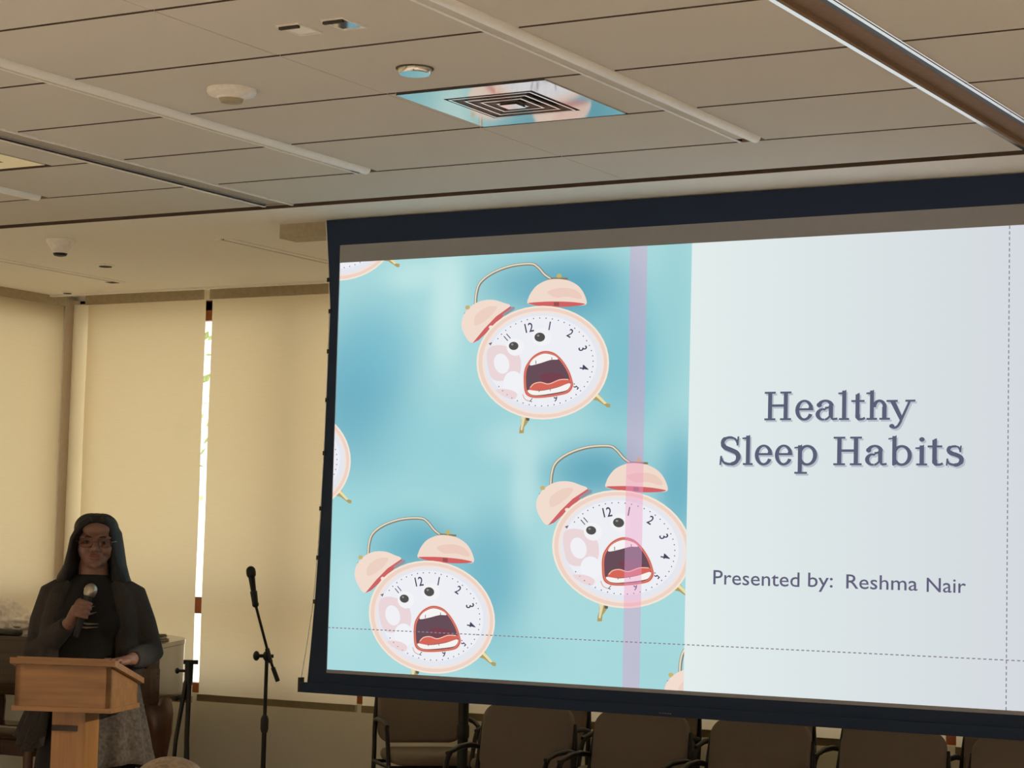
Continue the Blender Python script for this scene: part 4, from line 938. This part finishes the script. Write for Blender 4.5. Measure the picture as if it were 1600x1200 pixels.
# held microphone
hm = empty('handheld_microphone', (P0.x, P0.y, 0), pphi, 'silver headed microphone in the hand of the woman', 'microphone', 'microphones')
MB().loft([GRIP - ax * .115, GRIP - ax * .10, GRIP + ax * .04, GRIP + ax * .058], [.011, .0125, .0165, .0185], 18).build('body', M_black, hm, 40)
MB().loft([GRIP + ax * t for t in (.058, .066, .080, .095, .106, .112)], [.021, .0255, .027, .0255, .017, .006], 20).build('grille', M_chrome, hm, 50)
MB().loft([GRIP + ax * .078, GRIP + ax * .086], [.0278, .0278], 20).build('grille_band', M_chrome, hm, 40)
rg = MB(); rb = pl + sd * .010 + fd * .045 + Vector((0, 0, .006)); rg.loft([rb - fd * .003, rb + fd * .003], [.0108, .0108], 14); rg.build('ring', M_gold, per, 50)

# ------------------------------------------------------------------ chairs
def make_chair(label, group):
    o = empty('stacking_chair', (0, 0, 0), 0, label, 'chair', group)
    sm_ = MB(); sm_.panel(.47, .46, .065, .09, T(0, -.01, .44) @ RX(PI / 2), 6); sm_.build('seat', M_fab, o, 50)
    bm_ = MB(); Mb = T(0, .235, .655) @ RX(math.radians(-9)); bm_.panel(.475, .33, .05, .075, Mb, 7)
    for i, v in enumerate(bm_.v):
        x, y, z = v; bm_.v[i] = (x, y - .25 * x * x + .01, z)
    bm_.build('backrest', M_fab, o, 50)
    for sx in (-1, 1):
        MB().tube([(sx * .252, -.19, 0), (sx * .252, -.17, .30), (sx * .252, -.10, .57), (sx * .252, -.06, .605)], .0125, 10, 2).build('leg', M_black, o, 50)
        MB().tube([(sx * .255, .27, 0), (sx * .255, .20, .40), (sx * .250, .235, .60), (sx * .236, .255, .74)], .0125, 10, 2).build('leg', M_black, o, 50)
        am = MB(); am.tube([(sx * .252, -.09, .600), (sx * .252, .02, .622), (sx * .254, .14, .625), (sx * .25, .235, .61)], [.011, .014, .014, .011], 10); am.build('armrest', M_blackp, o, 50)
        MB().tube([(sx * .252, -.20, .395), (sx * .257, .205, .395)], .011, 8).build('side_rail', M_black, o, 50)
    cr = MB(); cr.tube([(-.252, -.17, .395), (.252, -.17, .395)], .010, 8).tube([(-.257, .2, .395), (.257, .2, .395)], .010, 8); cr.build('cross_rail', M_black, o, 50)
    return o
ch0 = make_chair('beige chair at the left end of the front row under the screen', 'beige upholstered chairs under the screen')
front = [(827, 'leftmost front row beige chair under the screen, just right of the black pole'), (1002, 'second beige chair from the left in the front row under the screen'), (1190, 'third beige chair from the left in the front row, below the slide text'),
         (1395, 'fourth beige chair from the left in the front row under the screen'), (1607, 'beige front row chair cut off by the right edge of the photo')]
for i, (px, lb) in enumerate(front):
    q = on_y(px, 1110, 8.88); o = ch0 if i == 0 else copy_tree(ch0); o.location = (q.x, 8.66, 0); o.rotation_euler = (0, 0, math.radians((4, 2, 3, 1, 2)[i])); o['label'] = lb
back = [(-6.20, 'beige chair with its seat showing, alone left of the black pole by the window wall', 46), (-5.60, 'beige back row chair glimpsed just right of the black pole', 3), (-4.97, 'beige back row chair glimpsed between the first and second front chairs', -2),
        (-4.33, 'beige back row chair glimpsed between the second and third front chairs', 3), (-3.70, 'beige back row chair glimpsed between the third and fourth front chairs', 0), (-3.07, 'beige back row chair glimpsed right of the fourth front chair', 2)]
for x, lb, a in back:
    o = copy_tree(ch0); o.location = (x, 9.83, 0); o.rotation_euler = (0, 0, math.radians(a)); o['label'] = lb; o['group'] = 'beige chairs in the back row by the window wall'
q = on_y(724.5, 1100, 9.3)
pl_ = empty('black_pole', (q.x, q.y, 0), 0, 'thick black upright pole below the screen between the left chairs', 'pole')
MB().tube([(0, 0, .03), (0, 0, .86)], .027, 18).build('tube', M_black, pl_, 40); MB().lathe([(.15, 0), (.15, .012), (.03, .03), (.027, .06)], 32).build('base', M_black, pl_, 40)
MB().lathe([(.028, .60), (.032, .61), (.032, .66), (.028, .67)], 18).build('collar', M_blackp, pl_, 40)

# ------------------------------------------------------------------ listener in the front rows (only the top of the head shows)
hp = at_depth(270, 1180, 3.9); top = hp.z
lis = empty('person', (hp.x, hp.y, 0), math.radians(30) + PI, 'seated listener seen from behind, only greyish blond hair showing at the bottom', 'person')
k_ = top - .105                                  # centre of the head
lb_ = MB(); head(lb_, (0, 0, k_ - .02), RX(0))
lb_.loft([(0, .02, k_ - .24), (0, .012, k_ - .14), (0, .01, k_ - .03)], [.06, .052, .052], 16)
lb_.loft([(0, .06, .46), (0, .05, .6), (0, .04, .75), (0, .03, k_ - .26), (0, .02, k_ - .18)], [(.17, .12), (.15, .11), (.17, .11), (.16, .09), (.06, .06)], 22, (1, 0, 0))
for s_ in (-1, 1):
    lb_.loft([(s_ * .165, .03, k_ - .26), (s_ * .22, .01, k_ - .5), (s_ * .19, -.18, .60), (s_ * .13, -.30, .585)], [.046, .04, .034, .025], 12); lb_.ell((s_ * .12, -.35, .585), (.035, .05, .016))
    for f_ in range(4): finger(lb_, [(s_ * .12 + (f_ - 1.5) * .018, -.385, .585), (s_ * .12 + (f_ - 1.5) * .018, -.42, .58), (s_ * .12 + (f_ - 1.5) * .018, -.445, .565)], .009, .007)
    lb_.loft([(s_ * .09, .02, .49), (s_ * .10, -.2, .52), (s_ * .10, -.42, .50), (s_ * .10, -.44, .28), (s_ * .10, -.42, .08)], [.09, .08, .06, .052, .036], 14); lb_.ell((s_ * .10, -.48, .04), (.04, .11, .035))
fuse('body', lb_, .006, M_skin, lis, 3)
h_ = MB(); h_.ell((0, .018, k_ + .012), (.088, .104, .093)); h_.ell((0, .05, k_ - .06), (.085, .072, .09)); fuse('hair', h_, .006, M_blond, lis, 3)
bl = MB(); bl.loft([(0, .06, .47), (0, .05, .6), (0, .04, .75), (0, .03, k_ - .26), (0, .022, k_ - .185)], [(.19, .14), (.17, .13), (.19, .13), (.18, .105), (.075, .07)], 22, (1, 0, 0))
for s_ in (-1, 1): bl.loft([(s_ * .15, .03, k_ - .255), (s_ * .22, .01, k_ - .5), (s_ * .195, -.15, .61)], [.06, .056, .05], 14)
fuse('blouse', bl, .008, M_blouse, lis, 3)
for s_ in (-1, 1): 
    t_ = MB(); t_.loft([(s_ * .09, .03, .49), (s_ * .10, -.2, .52), (s_ * .10, -.42, .50), (s_ * .10, -.44, .28), (s_ * .10, -.42, .09)], [.10, .09, .072, .066, .052], 16); t_.build('trouser_leg', M_trous, lis, 60)
    s2 = MB(); s2.ell((s_ * .10, -.48, .042), (.046, .12, .042)); s2.build('shoe', M_blackp, lis, 60)
o = copy_tree(ch0); o.location = (hp.x + .0, hp.y, 0); o.rotation_euler = (0, 0, math.radians(30) + PI); o['label'] = 'chair under the seated listener at the bottom edge'; o['group'] = 'audience chairs'
